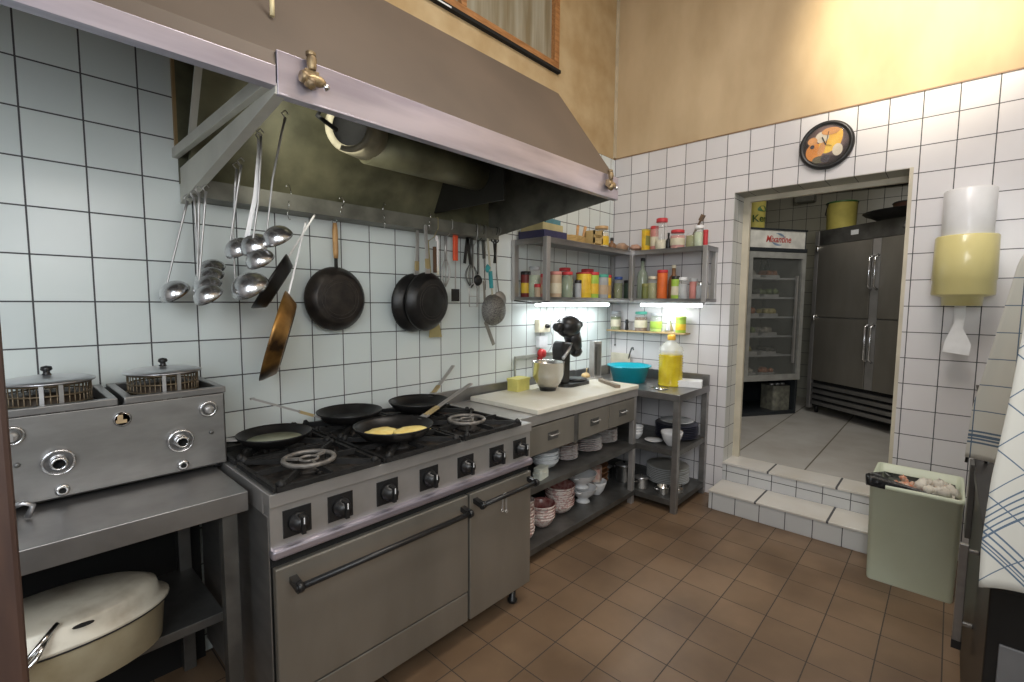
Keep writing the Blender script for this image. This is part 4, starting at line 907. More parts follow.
single('egg_basket', MB().blob((0, 0, .022), .032, 12, 8, .15, 0, (1.2, 1, .7)).tube([(0, 0, .03), (.03, .01, .075)], .003, 6), C('bun', (.62, .44, .20)), 'small tan bundle lying between the mixer and the grater', 'bundle', (-.60, -.16, .8585))
o = single('knife_holder', MB().box(-.12, .035, -.05, .04, 0, .012, 0).box(-.035, .035, -.03, .03, .012, .28, 0).box(-.026, .026, -.032, -.030, .02, .26, 1).box(-.030, -.008, -.0335, -.032, .03, .24, 2), ['steel_lt', 'steel_h', 'steel_dk'], 'tall grey metal grater standing at the back of the board', 'grater', (-.52, -.19, .8585), -.35, None, None, .003)
single('cutting_slab', MB().box(0, .012, -.09, .09, 0, .185), C('slab', (.62, .58, .46)), 'cream plastic board leaning on the wall behind the cyan tub', 'chopping board', (-.040, -.125, .822), 0, None, None, .003)
single('wooden_stick', MB().box(-.14, .14, -.018, .018, 0, .02), C('slat', (.30, .24, .18)), 'short dark wooden stick lying at the right end of the chopping board', 'stick', (-.70, -.42, .8585), .99)
single('kitchen_knife', MB().prism([(0, 0), (.13, .012), (.13, -.012)], 'z', 0, .002).box(.13, .20, -.009, .009, 0, .012), 'steel_lt', 'thin knife lying behind the mixer base on the board', 'knife', (-.66, -.10, .8585), -2.6)
Y = thing('cyan_tub', 'round cyan plastic washing-up bowl on the corner table', 'tub', (-.265, -.335, .8205))
MB().lathe([(1e-4, .004), (.115, .004), (.115, 0), (.12, .0), (.150, .115), (.168, .120), (.170, .127), (.150, .127), (.116, .010), (1e-4, .010)], 40).build('tub_body', 'cyan', Y)
for s in (-1, 1): MB().tube([(s*.165, -.035, .122), (s*.182, -.03, .122), (s*.182, .03, .122), (s*.165, .035, .122)], .006, 6).build('tub_handle', 'cyan', Y)
single('wall_tap', MB().tube([(0, 0, 0), (-.03, -.01, 0), (-.05, -.03, .05), (-.055, -.05, .10), (-.065, -.065, .105), (-.07, -.075, .085)], .006, 8).lathe([(.014, 0), (.014, .008), (1e-4, .009)], 14, (0, 0, 0), 0, 'x', Matrix.Rotation(PI, 4, 'Y')), 'steel_dk', 'thin curved metal tap on the wall above the cyan tub', 'tap', (-.003, -.19, .96))
O = thing('oil_bottle', 'large ribbed clear bottle of yellow cooking oil on the corner table', 'bottle', (-.21, -.645, .8205))
prof = [(1e-4, .004), (.080, .004)]
prof2 = [(.085, 0)]
for k in range(14): prof2 += [(.089, .012+k*.019), (.082, .0215+k*.019)]
prof2 += [(.078, .285), (.05, .315), (.026, .33), (.024, .345)]
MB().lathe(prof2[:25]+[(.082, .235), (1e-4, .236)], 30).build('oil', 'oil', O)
MB().lathe([(r_+.0015, z_) for r_, z_ in prof2[24:]], 30, cap=False).build('bottle_shoulder', 'oilclear', O)
MB().lathe([(.028, .338), (.029, .340), (.029, .372), (.026, .375), (1e-4, .375)], 22).build('bottle_cap', 'oil_cap', O)
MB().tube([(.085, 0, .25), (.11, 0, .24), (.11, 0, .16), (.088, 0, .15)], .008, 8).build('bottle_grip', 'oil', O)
single('white_box', MB().box(-.085, .085, -.06, .06, 0, .05), 'paper', 'white box of paper napkins right of the oil bottle', 'box', (-.165, -.775, .8205), -1.25, None, None, .004)
single('pan_lid', MB().lathe([(.05, 0), (.055, .003), (.02, .008), (1e-4, .009)], 24).bar((-.04, .06, .004), (.05, .08, .004), .008, .004), 'chrome', 'small steel lid lying in front of the oil bottle', 'lid', (-.40, -.66, .8205))

# wall fittings on the left wall
Bk = thing('socket_box', 'cream double wall socket with a black plug', 'socket', (-.955, -.002, 1.262))
MB().rbox(-.062, .062, -.045, 0, -.045, .045, .006).build('socket_body', 'cream', Bk)
MB().lathe([(.016, 0), (.014, .025), (1e-4, .026)], 14, (.015, -.045, .0), 0, 'y').build('plug', 'black', Bk)
single('switch_box', MB().rbox(-.048, .048, -.035, 0, -.04, .04, .006), 'paper', 'small white switch box under the cream wall socket', 'switch', (-.955, -.002, 1.150))
single('small_socket', MB().rbox(-.02, .02, -.03, 0, -.03, .03, .004), 'greyl', 'narrow grey switch right of the cream wall socket', 'switch', (-.845, -.002, 1.268))
single('red_plug', MB().lathe([(.030, 0), (.034, .01), (.030, .035), (.014, .04), (1e-4, .04)], 20, (0, 0, 0), 0, 'y').cyl((0, 0, -.07), .02, .05, 12), ['redp'], 'round red plug on the wall rail behind the mixing bowl', 'plug', (-.975, -.020, 1.067))
single('wall_rail', MB().bar((-1.23, -.012, 1.052), (-.62, -.012, 1.052), .016, .022).bar((-1.228, -.012, 1.05), (-1.228, -.012, .91), .010, .010), C('rail_grey', (.36, .37, .33)), 'dull grey cable duct running along the tiles behind the mixer', 'cable duct', (0, 0, 0))
single('power_cable', MB().tube([(0, 0, .20), (.01, -.01, .1), (.03, -.012, 0), (.065, -.02, -.08), (.06, -.02, -.15), (.02, -.02, -.19), (-.03, -.02, -.20)], .004, 7), C('cable_grey', (.50, .50, .48)), 'pale cable curving down the tiles from the shelf past the socket', 'cable', (-.905, -.006, 1.262))
single('shelf_cable', MB().tube([(-.30, 0, 0), (-.2, .005, -.006), (-.1, 0, -.014), (0, 0, -.004), (.03, 0, 0)], .004, 6), 'black', 'black cable sagging under the left end of the wall shelf', 'cable', (-1.22, -.27, 1.436))
single('wall_hook', MB().bar((0, 0, 0), (0, 0, -.12), .004, .004).blob((0, 0, -.12), .008, 8, 6, .1), 'steel_dk', 'thin metal pin hanging from the left end of the wooden ledge', 'hook', (-.012, -.055, 1.19))
# ------------------------------------------------------------------ clock
Ck = thing('wall_clock', 'round wall clock with black rim and fruit picture above the doorway', 'clock', (-.002, -1.515, 2.415), 0)
Rk = .148
RX = Matrix.Rotation(-PI/2, 4, 'Y')   # local z -> -x
MB().lathe([(1e-4, 0), (Rk*.98, 0), (Rk, .012), (Rk*.95, .032), (Rk*.86, .034), (Rk*.80, .022)], 48, T=RX, cap=False).build('rim', 'black', Ck)
MB().lathe([(Rk*.81, .020), (1e-4, .021)], 40, T=RX).build('dial_face', P('dial_face', (.45, .30, .28), .3, 0, 0, 9, col2=(.10, .07, .08)), Ck)
def fruit(y, z, a, b_, rot, mat, nm='fruit_print'):
    a *= 1.22; b_ *= 1.22; y *= 1.12; z *= 1.12
    pts = [(0, y+a*math.cos(t)*math.cos(rot)-b_*math.sin(t)*math.sin(rot), z+a*math.cos(t)*math.sin(rot)+b_*math.sin(t)) for t in [2*PI*k/18 for k in range(18)]]
    return pts
mb = MB(); i0 = 0
cols = ['f_or', 'f_ye', 'f_am', 'f_wh', 'f_gr', 'f_bk']
C('f_or', (.80, .28, .03)); C('f_ye', (.85, .55, .06), col2=(.75, .38, .04)); C('f_am', (.70, .32, .10)); C('f_wh', (.75, .66, .52)); C('f_gr', (.12, .10, .05)); C('f_bk', (.03, .02, .03))
for d, (y, z, a, b_, ro, ci) in enumerate([(.055, -.03, .038, .045, 0, 0), (-.01, .01, .040, .05, .3, 1), (.02, .045, .03, .028, 0, 3), (-.055, .02, .018, .05, .2, 1), (-.055, -.035, .022, .03, 0, 3), (.065, .03, .022, .02, 0, 2), (.02, -.02, .015, .035, .3, 2),
        (.03, -.075, .03, .018, 0, 4), (-.02, .07, .04, .018, 0, 2), (.0, -.075, .02, .02, 0, 5), (.065, .0, .01, .01, 0, 5)]):
    p = fruit(y, z, a, b_, ro, ci); mb.add([(-.0215-.0003*d, q_[1], q_[2]) for q_ in p], [tuple(range(18))], ci)
mb.build('fruit_print', [M[c] for c in cols], Ck)
mb = MB().bar((-.026, 0, 0), (-.026, .022, .05), .003, .006).bar((-.0265, 0, 0), (-.0265, -.012, .078), .003, .004).bar((-.027, 0, 0), (-.027, -.03, -.01), .002, .002)
mb.build('clock_hands', 'black', Ck)
MB().lathe([(Rk*.82, .028), (Rk*.5, .034), (1e-4, .036)], 40, T=RX, cap=False).build('clock_glass', GLASS('clock_glass', (.8, .8, .8), .05), Ck)

# ------------------------------------------------------------------ roll dispenser
Dp = thing('paper_dispenser', 'wall mounted paper roll dispenser, white on top and yellow below', 'dispenser', (-.135, -2.187, 1.425))
MB().lathe([(.098, .34), (.100, .345), (.103, .59), (.096, .598), (1e-4, .60)], 36).build('white_cover', 'disp_white', Dp)
MB().lathe([(.080, .0), (.083, .045), (.122, .055), (.126, .06), (.124, .13), (.128, .135), (.124, .355), (.118, .362), (.10, .36)], 36).build('yellow_drum', 'disp_yellow', Dp)
MB().box(.06, .130, -.07, .07, .10, .50).build('wall_bracket', 'disp_white', Dp)
mb = MB()
pts = [(-.02, 0), (.018, -.0), (.02, -.05), (.014, -.12), (.05, -.20), (.045, -.26), (-.06, -.245), (-.055, -.20), (-.018, -.10), (-.02, -.05)]
mb.prism([(-y, z) for y, z in pts][::-1], 'x', -.012, -.009).prism([(-y*.8+.01, z*.95) for y, z in pts][::-1], 'x', .0, .003)
mb.build('hanging_paper', 'paper', Dp)

# ------------------------------------------------------------------ waste bin
Bn = thing('waste_bin', 'pale green plastic waste bin lined with a black bag by the step', 'bin', (-.350, -2.072, 0))
mb = MB().rbox(-.215, .215, -.165, .165, 0, .50, .03, taper=.955)
# hollow: drop top cap, add inner wall
mb = MB()
def ring(x, y, r, z, n=6):
    out = []
    for cx, cy, a0 in ((x-r, y-r, 0), (-x+r, y-r, PI/2), (-x+r, -y+r, PI), (x-r, -y+r, 1.5*PI)):
        for k in range(n+1):
            a = a0+PI/2*k/n; out.append((cx+r*math.cos(a), cy+r*math.sin(a), z))
    return out
def loft(mb, rings, cap0=True, cap1=True, mat=0):
    n = len(rings[0]); vs = [p for r_ in rings for p in r_]; fs = []
    for i in range(len(rings)-1):
        for k in range(n): fs.append((i*n+k, i*n+(k+1) % n, (i+1)*n+(k+1) % n, (i+1)*n+k))
    mb.add(vs, fs, mat, True)
    if cap0: mb.add(rings[0], [tuple(range(n))[::-1]], mat)
    if cap1: mb.add(rings[-1], [tuple(range(n))], mat)
    return mb
loft(mb, [ring(.206, .166, .02, 0), ring(.208, .168, .022, .01), ring(.214, .178, .025, .49), ring(.218, .182, .025, .493), ring(.218, .182, .025, .515), ring(.208, .172, .02, .515), ring(.205, .169, .02, .40), ring(.195, .155, .02, .02)])
mb.build('bin_body', 'bin', Bn)
bag = MB()
def wav(R, amp): return [(p[0]+random.uniform(-amp, amp), p[1]+random.uniform(-amp, amp), p[2]+random.uniform(-amp, amp)) for p in R]
def sh(R, dx, dy, sx=1): return [(p[0]*sx+dx, p[1]+dy, p[2]) for p in R]
loft(bag, [wav(sh(ring(.222, .186, .03, .475), 0, 0), .003), wav(sh(ring(.2245, .188, .03, .520), 0, 0), .005), wav(ring(.205, .168, .02, .535), .006), wav(ring(.19, .15, .02, .485), .006), wav(ring(.17, .13, .02, .455), .006)], False, True)
# the bag only drapes over the front half of the bin
for i, v in enumerate(bag.v):
    if v[1] < -.05 and v[0] < .1: bag.v[i] = (max(v[0], -.198), max(v[1], -.16), min(v[2], .500)); v = bag.v[i]
    if v[1] > .14 and v[0] < -.1: bag.v[i] = (v[0], v[1]+.012, v[2]+.02); v = bag.v[i]
    if v[0] > .02: bag.v[i] = (min(v[0], .195), max(-.15, min(.15, v[1])), min(v[2], .47))
bag.build('bin_bag', 'bag', Bn)
mb = MB()
for i in range(46):
    mb.blob((random.uniform(-.19, -.02), random.uniform(-.10, .10), .485+random.uniform(-.01, .03)), random.uniform(.012, .024), 7, 5, .4)
tag(mb.build('food_waste', 'trash_red', Bn), kind='stuff')
mb = MB()
for i in range(22): mb.blob((random.uniform(-.19, -.05), random.uniform(-.14, -.03), .50+random.uniform(-.01, .03)), random.uniform(.018, .032), 7, 5, .4)
tag(mb.build('crumpled_paper', 'trash_white', Bn), kind='stuff')

# ------------------------------------------------------------------ right bench and towels
Bh = thing('black_cabinet', 'black steel cabinet with grey side panel at the right edge', 'cabinet', (-1.5, -2.5, 0))
b_ = lambda mb, n, m, b=0.: W(mb, n, m, b, Bh)
b_(MB().box(-2.0, -.9, -2.83, -2.262, .0, .76), 'body', 'black_bench', .004)
b_(MB().box(-2.02, -.88, -2.84, -2.255, .76, .80), 'worktop', 'black_bench', .003)
b_(MB().box(-2.006, -2.0, -2.80, -2.285, .05, .625), 'side_panel', 'grey_panel', .002)
b_(MB().bar((-1.55, -2.228, .36), (-1.55, -2.228, .68), .022, .020, 0, (1, 0, 0)).bar((-1.55, -2.262, .66), (-1.55, -2.228, .66), .012, .012).bar((-1.55, -2.262, .42), (-1.55, -2.228, .42), .012, .012), 'door_handle', 'steel', .002)
b_(MB().box(-1.562, -1.538, -2.240, -2.216, .335, .362), 'handle_cap', 'black')
b_(MB().box(-1.0, -.90, -2.262, -2.245, .50, .80), 'hinge_strip', 'steel_dk', .001)
b_(MB().tube([(-.93, -2.29, .83), (-.93, -2.235, .835), (-.93, -2.233, .79)], .005, 6).tube([(-.93, -2.29, .83), (-.93, -2.29, .80)], .005, 6), 'rail_bracket', 'black')
Rl = thing('towel_rail', 'steel towel rail fixed to the right wall', 'rail', (-1.8, -2.40, 1.66))
MB().tube([(-.75, 0, 0), (.75, 0, 0)], .010, 10).bar((-.7, 0, 0), (-.7, -.45, 0), .015, .015).bar((.7, 0, 0), (.7, -.45, 0), .015, .015).build('rail', 'steel_lt', Rl)
def cloth_mat(name, period, stripes):
    m, nt, b = nodes(name); N = nt.nodes; L = nt.links
    uv = N.new('ShaderNodeUVMap'); uv.uv_map = 'cloth'; sp = N.new('ShaderNodeSeparateXYZ'); L.new(uv.outputs[0], sp.inputs[0])
    res = None
    for ax in ('X', 'Y'):
        for (per, wd, off) in period:
            fr = math_node(nt, 'FRACT', math_node(nt, 'DIVIDE', math_node(nt, 'ADD', sp.outputs[ax], off), per))
            k = math_node(nt, 'LESS_THAN', fr, wd/per)
            res = k if res is None else math_node(nt, 'MAXIMUM', res, k)
        for (ax2, c, wd) in stripes:
            if ax2 != ax: continue
            k = math_node(nt, 'LESS_THAN', math_node(nt, 'ABSOLUTE', math_node(nt, 'SUBTRACT', sp.outputs[ax], c)), wd)
            res = math_node(nt, 'MAXIMUM', res, k)
    nz = N.new('ShaderNodeTexNoise'); nz.inputs['Scale'].default_value = 250; bp_ = N.new('ShaderNodeBump'); bp_.inputs['Strength'].default_value = .3; bp_.inputs['Distance'].default_value = .001
    L.new(nz.outputs[0], bp_.inputs['Height']); L.new(bp_.outputs[0], b.inputs['Normal'])
    mx = N.new('ShaderNodeMix'); mx.data_type = 'RGBA'; L.new(res, mx.inputs[0]); mx.inputs['A'].default_value = (.60, .59, .54, 1); mx.inputs['B'].default_value = (.10, .15, .22, 1)
    L.new(mx.outputs['Result'], b.inputs['Base Color']); b.inputs['Roughness'].default_value = .85
    return m
def towel(label, x, edge, y_r, mat, rot, nfold=3.2, amp=.012, bottom=None):
    """edge: (z, y) list of the left border from top to bottom"""
    nu, nv = 40, 40; vs = []; uvs = []
    zt_, zb_ = edge[0][0], edge[-1][0]
    for j in range(nv+1):
        t = j/nv; z = zt_+(zb_-zt_)*t
        for (za, ya), (zc_, yc) in zip(edge, edge[1:]):
            if za >= z >= zc_: yl = ya+(yc-ya)*(za-z)/(za-zc_+1e-9); break
        else: yl = edge[-1][1]
        for i in range(nu+1):
            s = i/nu; y = yl+(y_r-yl)*s
            dx = amp*math.sin(s*nfold*2*PI+t*1.3)*(0.3+t)
            zz = z+(bottom(s) if bottom else 0)*t
            vs.append((x+dx, y, zz)); uu = -y+.3; vv = zt_-z
            c_, s_ = math.cos(rot), math.sin(rot); uvs.append((uu*c_-vv*s_+3, uu*s_+vv*c_+3))
    fs = [(j*(nu+1)+i, j*(nu+1)+i+1, (j+1)*(nu+1)+i+1, (j+1)*(nu+1)+i) for j in range(nv) for i in range(nu)]
    loc = (x, (edge[0][1]+y_r)/2, zt_)
    mb = MB().add(vs, fs, 0, True); o = mb.build('tea_towel', mat, None, loc=loc)
    ul = o.data.uv_layers.new(name='cloth')
    for lp in o.data.loops: ul.data[lp.index].uv = uvs[lp.vertex_index]
    sm = o.modifiers.new('thickness', 'SOLIDIFY'); sm.thickness = .003
    return tag(o, label, 'towel', 'blue checked tea towels on the rail')
tm1 = cloth_mat('towel_far', [(.085, .003, 0)], [('Y', 3.64, .003), ('Y', 3.652, .003), ('Y', 3.664, .003), ('Y', 3.676, .003)])
tm2 = cloth_mat('towel_near', [(.075, .0024, .02)], [('Y', 5.185, .0017), ('Y', 5.197, .0017), ('Y', 5.209, .0017), ('Y', 5.221, .0017), ('Y', 5.233, .0017), ('X', 4.400, .0017), ('X', 4.412, .0017), ('X', 4.424, .0017), ('X', 4.436, .0017)])
towel('far blue checked tea towel hanging nearest the tiled back wall', -1.45, [(1.66, -2.335), (1.56, -2.295), (1.30, -2.255), (1.10, -2.222), (.93, -2.214)], -2.62, tm1, 0., 2.5, .010)
towel('near blue checked tea towel hanging over the black cabinet', -2.13, [(1.66, -2.33), (1.48, -2.272), (1.25, -2.258), (1.05, -2.240), (.90, -2.234), (.80, -2.236)], -2.66, tm2, .72, 2.6, .007, lambda s: .010*math.sin(s*9)+(.08*s))
single('grey_wedge', MB().add([(0, -.028, 0), (0, .028, 0), (0, .004, -.14), (0, -.004, -.14), (-.008, -.028, 0), (-.008, .028, 0), (-.008, .004, -.14), (-.008, -.004, -.14)], [(0,1,2,3),(7,6,5,4),(0,4,5,1),(1,5,6,2),(2,6,7,3),(3,7,4,0)]), C('wedge', (.16, .15, .14)), 'dark grey pointed scraper hanging beside the far tea towel', 'wedge', (-.012, -2.30, 1.0))  # solid wedge invented for a dark pointed patch

# ------------------------------------------------------------------ back room: drinks cooler
A1 = math.atan2(-.407, .646)
Fr = thing('display_fridge', 'glass door display fridge with a lit logo header in the back room', 'fridge', (1.553, -.614, .265), A1)
w1, d1, h1 = .70, .55, 1.915
MB().box(0, .03, .02, d1, .37, h1).box(w1-.03, w1, .02, d1, .37, h1).box(.03, w1-.03, d1-.03, d1, .37, h1).box(.03, w1-.03, .02, d1-.03, .37, .40).box(.03, w1-.03, .02, d1-.03, h1-.24, h1-.01).build('cabinet', 'fridge_in', Fr)
MB().box(0, .025, 0, d1, 0, .37).box(w1-.025, w1, 0, d1, 0, .37).box(.025, w1-.025, d1-.02, d1, 0, .37).box(.025, w1-.025, 0, d1-.02, 0, .035).build('motor_bay', 'fridge_dark', Fr)
hdr = MB().box(-.004, w1+.004, -.012, .02, h1-.225, h1+.004).box(-.004, w1+.004, -.035, -.012, h1-.225, h1-.19).box(-.004, w1+.004, -.03, -.012, h1-.012, h1+.004).build('header', 'fridge_dark', Fr)
MB().box(.012, w1-.012, -.016, -.012, h1-.187, h1-.014).build('logo_panel', P('header_panel', (.66, .64, .58), .4, emit=.12), hdr)
Tt = Matrix.Translation((w1*.5, -.018, h1-.102)) @ Matrix.Rotation(PI/2, 4, 'X')
text_mesh('logo_lettering', 'Mixantine', .095, 'logo_red', hdr, Tt, .0008, .25, .82)
def arc(cx, cz, R, a0, a1, w_, n=18):
    o_ = [(cx+R*math.cos(a0+(a1-a0)*k/n), cz+R*.75*math.sin(a0+(a1-a0)*k/n)) for k in range(n+1)]
    i_ = [(cx+(R-w_*math.sin(PI*k/n))*math.cos(a0+(a1-a0)*k/n), cz+(R-w_*math.sin(PI*k/n))*.75*math.sin(a0+(a1-a0)*k/n)) for k in range(n, -1, -1)]
    return o_, i_
mb = MB()
for a0, a1 in ((.2, 2.0), (3.4, 5.4)):
    o_, i_ = arc(w1*.5, h1-.102, .085, a0, a1, .028); n = len(o_)
    mb.add([(p[0], -.0168, p[1]) for p in o_]+[(p[0], -.0168, p[1]) for p in i_[::-1]], [(k, k+1, n+k+1, n+k) for k in range(n-1)])
mb.build('logo_swirl', 'logo_blue', hdr)
dr = MB().box(.0, .045, -.03, .018, .37, h1-.23).box(w1-.045, w1, -.03, .018, .37, h1-.23).box(.045, w1-.045, -.03, .018, .37, .43).box(.045, w1-.045, -.03, .018, h1-.29, h1-.23).build('glass_door', C('door_frame_grey', (.34, .34, .32)), Fr)
MB().box(.045, w1-.045, -.012, -.006, .43, h1-.29).build('door_pane', 'glass_dark', dr)
MB().bar((w1-.12, -.045, .55), (w1-.12, -.045, 1.45), .02, .02, 0, (0, 1, 0)).build('door_handle', 'steel_lt', dr)
for z in (.62, .82, 1.02, 1.22, 1.42):
    mb = MB()
    for k in range(12): mb.bar((.035, .05+k*.04, z), (w1-.035, .05+k*.04, z), .004, .004)
    mb.box(.035, w1-.035, .04, .046, z-.006, z+.012).build('wire_shelf', C('shelf_wire', (.50, .50, .50)), Fr)
def inloc(x, y, z, a=A1, o_=(1.553, -.614, .265)):
    return (o_[0]+x*math.cos(a)-y*math.sin(a), o_[1]+x*math.sin(a)+y*math.cos(a), o_[2]+z)
foods = [('food_tray', (.45, .42, .36)), ('food_tray', (.40, .16, .08)), ('food_tray', (.50, .42, .16)), ('food_tray', (.08, .08, .07)), ('food_tray', (.22, .28, .12))]
words = {.4: 'bottom', .63: 'lowest', .83: 'second', 1.03: 'third', 1.23: 'fourth', 1.43: 'top'}
for si, z in enumerate((.402, .6255, .8255, 1.0255, 1.2255, 1.4255)):
    sn = ['floor', 'lowest wire shelf', 'second wire shelf', 'third wire shelf', 'fourth wire shelf', 'top wire shelf'][si]
    for j, x in enumerate((.16, .40)):
        cl = foods[(si*2+j) % 5][1]; hgt = random.uniform(.05, .11)
        mb = MB().rbox(-.095, .095, -.09, .09, 0, .035, .02, 0)
        for q_ in range(9): mb.blob((random.uniform(-.07, .07), random.uniform(-.07, .07), .035+hgt*.3), random.uniform(.025, .035), 7, 5, .3, 1)
        single('food_tray', mb, [C('tray_pale', (.50, .50, .48)), C('food%d' % ((si*2+j) % 5), cl, scale=30)], ('tray of food at the left of the %s in the display fridge' if j == 0 else 'tray of food in the middle of the %s in the display fridge') % sn, 'food tray', inloc(x, .17, z), A1, 'food trays in the display fridge')
for x, lab in ((.56, 'dark bottle at the right end of the top shelf in the display fridge'), (.49, 'dark bottle behind the trays on the top shelf of the display fridge')):
    single('drink_bottle', MB().lathe([(.03, 0), (.032, .005), (.032, .13), (.012, .18), (.012, .21), (1e-4, .212)], 16), C('bottle_dark', (.03, .05, .03)), lab, 'bottle', inloc(x, .34, 1.4255), 0)
Bg = thing('plastic_canister', 'greyish plastic canister with round caps under the display fridge', 'canister', inloc(.55, .13, .036), A1)
MB().rbox(-.11, .11, -.10, .10, 0, .26, .03).build('canister_body', C('canister', (.20, .20, .16), scale=20, col2=(.10, .10, .085)), Bg)
for k in range(3): MB().lathe([(.024, 0), (.024, .02), (1e-4, .021)], 16, (-.07+k*.07, -.02, .26)).build('cap', 'alum', Bg)
def tin(name, x, y, z, R, h, rz, label, cat, word, handle=False):
    t = thing(name, label, cat, (x, y, z), rz)
    MB().lathe([(R*.93, 0), (R*.95, .004), (R, h-.01), (R*1.03, h-.008), (R*1.03, h), (R*.96, h-.002), (R*.9, .02), (1e-4, .02)], 32).build('tin_body', 'tin_yellow', t)
    MB().lathe([(R*1.035, h-.012), (R*1.05, h-.008), (R*1.05, h+.002), (R*.98, h+.004), (1e-4, h+.001)], 32).build('tin_lid', 'tin_green', t)
    if word:
        b2 = text_mesh('tin_lettering', word, .10, 'tin_green', t, Matrix.Translation((0, -R*1.0, h*.34)) @ Matrix.Rotation(PI/2, 4, 'X'), .0005)
        for v in b2.data.vertices:
            a = v.co.x/R; yy = -(R*.985+.003); v.co = Vector((math.sin(a)*-yy, math.cos(a)*yy, v.co.z))
        mb = MB(); 
        for k in range(12): pass
        leaf = [(math.cos(t_)*(.055 if 0 < t_ < PI else .05), math.sin(t_)*(.045 if t_ < PI else .012)) for t_ in [2*PI*k/20 for k in range(20)]]
        vs = [(math.sin(p[0]/R)*(R+.002), -math.cos(p[0]/R)*(R+.002), h*.62+p[1]) for p in leaf]
        mb.add(vs, [tuple(range(20))]).build('tin_emblem', 'tin_green', t)
    if handle:
        pts = [(R*1.06*math.cos(a), -R*.25-.02-.10*math.sin(a)**1.0*0-R*.9*math.sin(a)*.9, h*.72-.17*math.sin(a)*0+.0) for a in [PI*k/10 for k in range(11)]]
        MB().tube([(-R*1.05, 0, h*.5), (-R*.9, -R*.6, h*.62), (-R*.2, -R*1.06, h*.98)], .005, 6).build('bail_handle', 'black', t)
    return t
p = inloc(.19, .13, h1+.005); tin('yellow_tin', *p, .092, .30, A1, 'yellow tin with green emblem on top of the display fridge', 'tin', 'Kent')

# steel double fridge
A2 = math.atan2(-.748, -.538)
F2o = (2.355, -1.046, .265)
F2 = thing('steel_fridge', 'tall stainless steel double door fridge in the back room', 'fridge', F2o, A2)
w2, d2, h2 = 1.40, .68, 1.925
MB().box(0, w2, .03, d2, .08, h2).build('cabinet', 'steel', F2, bevel=.003)
[MB().box(xa, xa+.05, -.01, .03, .05, h2).build('side_frame', 'steel_lt', F2, bevel=.004) for xa in (0, w2-.05)]
MB().box(.05, w2-.05, -.005, .03, h2-.15, h2).build('header', 'steel_dk', F2)
MB().box(.42, .50, -.008, -.005, h2-.09, h2-.045).build('header_tag', 'paper', F2)
MB().lathe([(.03, 0), (.028, .006), (1e-4, .006)], 14, (.95, -.005, h2-.07), 0, 'y').build('header_badge', 'alum', F2)
for (xa, xb, hx) in ((.055, .655, .64), (.745, 1.345, .76)):
    for (za, zb_, n) in ((.36, 1.02, 'lower'), (1.03, h2-.155, 'upper')):
        d = MB().box(xa, xb, -.012, .028, za, zb_).build('door', 'door_steel', F2, bevel=.004)
MB().box(.66, .74, -.006, .028, .36, h2-.155).build('centre_strip', 'steel_lt', F2)
for x in (.672, .728):
    for (za, zb_) in ((1.30, 1.62), (.62, .98)):
        MB().tube([(x, -.012, za), (x, -.05, za+.03), (x, -.05, zb_-.03), (x, -.012, zb_)], .012, 8).build('handle', 'chrome', F2)
mb = MB().box(.05, w2-.05, .02, .03, .08, .355, 1)
for k in range(4): mb.prism([(-.008, .10+k*.062), (.022, .125+k*.062), (.022, .137+k*.062), (-.008, .135+k*.062)], 'x', .055, w2-.055)
mb.build('louvre_grille', ['steel', 'gap'], F2)
for x in (.05, w2-.05):
    for y in (.08, d2-.06): MB().cyl((x, y, 0), .02, .08, 12).build('foot', 'black', F2)
for z in (1.74, 1.02): MB().lathe([(.018, -.03), (.018, .03)], 12, (.055, -.025, z)).build('hinge', 'chrome', F2)
p = inloc(.14, .16, h2+.001, A2, F2o)
tin('yellow_bucket', *p, .135, .28, A2, 'yellow bucket with dark green rim and handle on the steel fridge', 'bucket', None, True)
p = inloc(.83, .20, h2+.001, A2, F2o)
t = thing('paella_pan', 'very large black flat pan on top of the steel fridge', 'pan', p, A2)
MB().lathe([(.22, .0), (.24, .004), (.36, .07), (.365, .072), (.352, .07), (.235, .01), (1e-4, .008)], 44).build('pan_body', 'pan_black', t)
for s in (-1, 1): MB().tube([(s*.36, -.05, .068), (s*.42, -.04, .09), (s*.42, .04, .09), (s*.36, .05, .068)], .008, 8).build('handle', 'pan_black', t)
t = thing('brown_pot', 'dark brown round pot standing in the large black pan', 'pot', (p[0], p[1], p[2]+.011), A2)
MB().lathe([(.12, 0), (.135, .02), (.14, .13), (.145, .135), (1e-4, .14)], 30).build('pot_body', C('pot_brown', (.06, .03, .022), rough=.3), t)
MB().lathe([(.148, .136), (.14, .146), (.02, .165), (.02, .18), (1e-4, .182)], 30).build('lid', 'black', t)

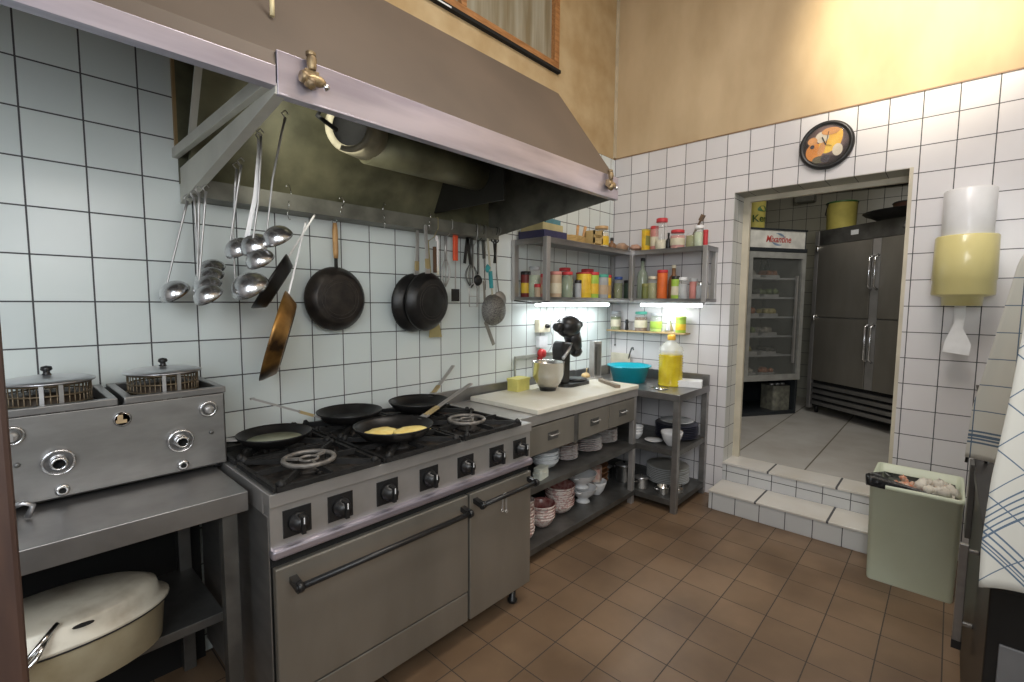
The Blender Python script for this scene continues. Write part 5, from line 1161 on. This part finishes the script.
# ------------------------------------------------------------------ lights
def area(name, loc, target, sx, sy, power, col):
    l = bpy.data.lights.new(name, 'AREA'); l.shape = 'RECTANGLE'; l.size = sx; l.size_y = sy; l.energy = power; l.color = col
    o = bpy.data.objects.new(name, l); COL.objects.link(o); o.location = loc
    o.rotation_euler = (Vector(target)-Vector(loc)).to_track_quat('-Z', 'Y').to_euler(); return o
def spot(name, loc, target, power, col, ang, blend=.6, rad=.1):
    l = bpy.data.lights.new(name, 'SPOT'); l.energy = power; l.color = col; l.spot_size = ang; l.spot_blend = blend; l.shadow_soft_size = rad
    o = bpy.data.objects.new(name, l); COL.objects.link(o); o.location = loc
    o.rotation_euler = (Vector(target)-Vector(loc)).to_track_quat('-Z', 'Y').to_euler(); return o
area('daylight_panel', (-4.45, -2.3, 2.0), (-3.2, 0, 1.9), 1.4, 1.5, 56, (.88, .95, 1))
area('ceiling_fill', (-2.2, -1.9, 3.85), (-2.0, -1.2, 0), 1.6, .6, 60, (1, .94, .86))  # soft overhead fill added for even light; no fixture is modelled
area('side_fill', (-3.2, -2.6, 1.9), (-1.2, -.3, .6), .9, .7, 16, (1, .97, .94))  # fill light added near the camera to brighten the counter shelves
area('doorway_fill', (-1.2, -2.3, 3.3), (-.2, -1.2, 1.2), .8, .8, 12, (1, .93, .9))
spot('warm_spot', (-1.3, -2.1, 3.6), (0, -1.98, 3.14), 260, (1, .88, .64), 1.0, .7, .08)
area('hood_area', (-2.75, -.45, 2.0), (-2.3, -.03, 2.1), .3, .3, 1.5, (1, .98, .85))  # weak area light inside the hood; no fixture is modelled there
area('shelf_tube_light', (-.70, -.13, 1.40), (-.70, -.18, .8), .88, .05, 5.5, (.92, .98, 1))
area('shelf_tube_light', (-.11, -.58, 1.40), (-.14, -.58, .8), .05, .5, 3.2, (.92, .98, 1))
area('back_room_lamp', (1.0, -1.6, 2.9), (1.4, -1.4, .3), .6, .6, 16, (1, .96, .88))
wd = bpy.data.worlds.new('world'); SC.world = wd; wd.use_nodes = True
wd.node_tree.nodes['Background'].inputs[0].default_value = (.6, .7, .8, 1); wd.node_tree.nodes['Background'].inputs[1].default_value = .3
SC.view_settings.view_transform = 'Standard'; SC.view_settings.look = 'None'; SC.view_settings.exposure = -.36
SC.cycles.use_denoising = True; SC.cycles.max_bounces = 7; SC.cycles.diffuse_bounces = 4; SC.cycles.transparent_max_bounces = 12; SC.cycles.sample_clamp_indirect = 4
